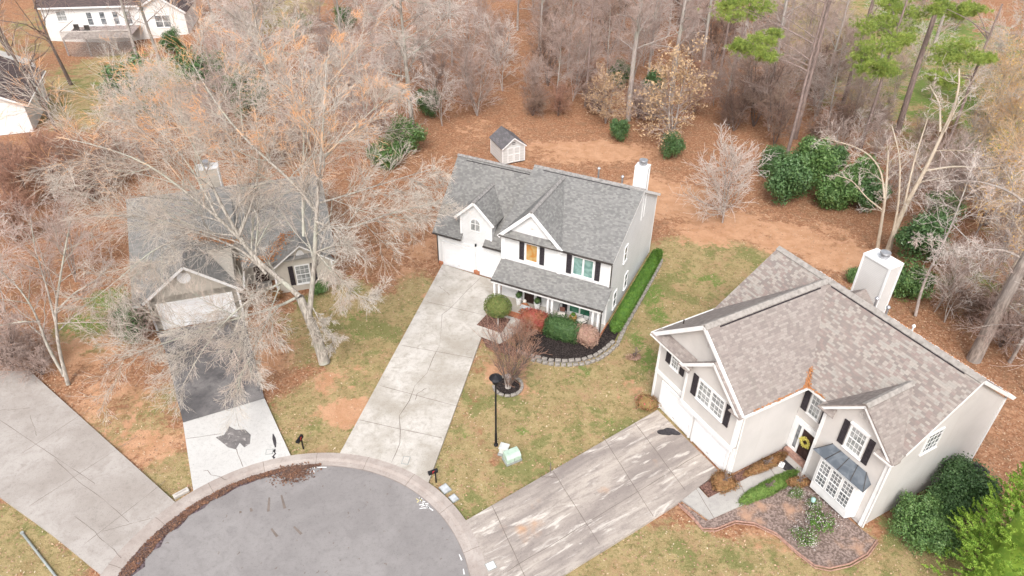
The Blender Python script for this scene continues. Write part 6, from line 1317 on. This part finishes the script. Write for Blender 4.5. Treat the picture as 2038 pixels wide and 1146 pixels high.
P, dr = scatter(6000, 16, 60); k = (~dr); P = P[k]; V, F = leaves(rng, np.column_stack([P, gz(P)+.05]), .10, .6, up=1.2); tag(link_mesh('pale_leaves', mesh_np('pale_leaves', V, F, m_pl)), 'small pale dry leaves dotted over the lawns', 'leaves', kind='stuff')
# wet leaves washed into the gutter, left side of the road
n = 5200; a = R_(92)+R_(110)*rng.random(n); w_ = .12+.5*np.clip((a-R_(92))/R_(70), 0, 1)+.06*np.sin(a*23); r = RI+.1-rng.random(n)*w_*1.1; k = rng.random(n) < .97
pile = rng.random(n) < .16; a = np.where(pile, R_(102)+rng.normal(size=n)*.06, a); r = np.where(pile, RI-.35+rng.normal(size=n)*.32, r)
V, F = leaves(rng, np.stack([CUL.x+r*np.cos(a), CUL.y+r*np.sin(a), .02+.04*rng.random(n)], -1), .13, .6, up=1.5); tag(link_mesh('gutter_leaves', mesh_np('gutter_leaves', V, F, foliage('wet_leaf', [(.17, .085, .055), (.10, .065, .055), (.34, .17, .09), (.13, .085, .075)], .6, 2))), 'wet brown leaves washed along the curb on the left side of the road', 'leaves', kind='stuff')
b = MB(); S_ = []
for i in range(41): aa = R_(96)+R_(112)*i/40; ww = (.1+.62*min(1, i/26))*(1+.25*math.sin(i*1.9)+.12*math.sin(i*4.3)); S_.append(((CUL.x+(RI+.1)*math.cos(aa), CUL.y+(RI+.1)*math.sin(aa), .012+.01), (CUL.x+(RI-ww)*math.cos(aa), CUL.y+(RI-ww)*math.sin(aa), .005)))
for i in range(40): b.add([S_[i][0], S_[i][1], S_[i+1][1], S_[i+1][0]], [(0, 3, 2, 1)])
b.build('wet_silt', simple('wet_silt', (.155, .115, .125), .5, var=.4, scale=6, bump=.5), bpy.data.objects['road'])
# leaves in the roof gutters and valleys
def roofleaf(nm, h, pts, n, wd, lab, mat=m_leaf, size=.1):
    L = []
    for p, q in zip(pts[:-1], pts[1:]):
        t = rng.random((n, 1)); L.append(np.array(p)*(1-t)+np.array(q)*t+rng.normal(size=(n, 3))*np.array([wd, wd, .01]))
    X_ = np.concatenate(L); V, F = leaves(rng, X_, size, .6, up=1.2); M_ = np.array(Matrix.Translation(h.location) @ Matrix.Rotation(h.rotation_euler.z, 4, 'Z')); V = V@M_[:3, :3].T+M_[:3, 3]
    tag(link_mesh(nm, mesh_np(nm, V, F, mat)), lab, 'leaves', kind='stuff')
l_or = foliage('orange_leaf', [(.50, .22, .09), (.42, .17, .07), (.6, .32, .15), (.55, .25, .1)], .9, 2)
roofleaf('roof_leaves', H2, [(7.42,.2,5.5),(7.38,3.9,5.5),(7.0,4.5,5.72)], 150, .04, 'orange leaves heaped in the gutter and valley of the beige house roof', l_or)
roofleaf('roof_leaves', H2, [(7.4,4.15,5.5),(7.0,4.55,5.78),(6.7,4.95,6.05)], 200, .09, 'orange leaves in the roof corner above the brown front door', l_or)
roofleaf('roof_leaves', H2, [(7.4,4.2,5.5),(8.5,4.25,5.52)], 90, .04, 'orange leaves on the short eave above the front door', l_or)
roofleaf('roof_leaves', H2, [(0,13.5,5.52),(13,13.5,5.52)], 420, .04, 'orange leaves along the back gutter of the beige house', l_or)
roofleaf('roof_leaves', H3, [(6.3,3.0,4.6),(4.4,3.6,4.9),(3.2,4.2,5.2)], 500, .35, 'brown leaves caught in the roof valleys of the tan house', l_or, .14)
roofleaf('roof_leaves', H3, [(6.9,2.2,3.45),(8.4,2.0,3.35),(9.9,3.6,4.35)], 450, .32, 'brown leaves on the roof above the entrance of the tan house', l_or, .14)
# grass tufts on the lawns
P, dr = scatter(210000, 16, 75); P = P[~dr]; f = field(P, 'grass')+.9*field(P, 'green')-.8*field(P, 'dirt'); k = rng.random(len(P)) < np.clip(f, 0, 1); P = P[k]
for s_ in (bedpts, bed): P = P[~inpoly(P, [G(*p) for p in s_]+([at(H,15.2,-3.0), at(H,9.4,-5.6)] if s_ is bedpts else []))]
n = len(P); base = np.column_stack([P, gz(P)-.01]); hh = rng.uniform(.04, .10, (n, 1)); dv = norm(rng.normal(size=(n, 3))*np.array([.6, .6, 0])+np.array([0, 0, 1])); sd_ = norm(np.cross(dv, rng.normal(size=(n, 3))))*.022
V = np.stack([base-sd_, base+sd_, base+dv*hh+sd_*.2, base+dv*hh-sd_*.2], 1).reshape(-1, 3)
def grass_mat():
    g = N('lawn_grass', .9, .1); c = g.mix(g.ramp(g.noise(.55, 5, .65), .36, .62), (.44, .34, .18), (.25, .225, .095)); c = g.mix(g.ramp(g.noise(.8, 6, .7), .53, .61), c, (.14, .20, .06)); c = g.mix(g.ramp(g.noise(.6, 7, .75), .53, .62, 0, .7), c, (.42, .28, .16)); ge = g.n('ShaderNodeNewGeometry'); return g.out(g.mix(g.ramp(ge.outputs['Random Per Island'], .3, 1, 0, .7), c, (.50, .41, .22)))
tag(link_mesh('lawn_grass', mesh_np('lawn_grass', V, np.arange(n*4).reshape(n, 4), grass_mat())), 'short dormant tan and green lawn grass', 'grass', kind='stuff')
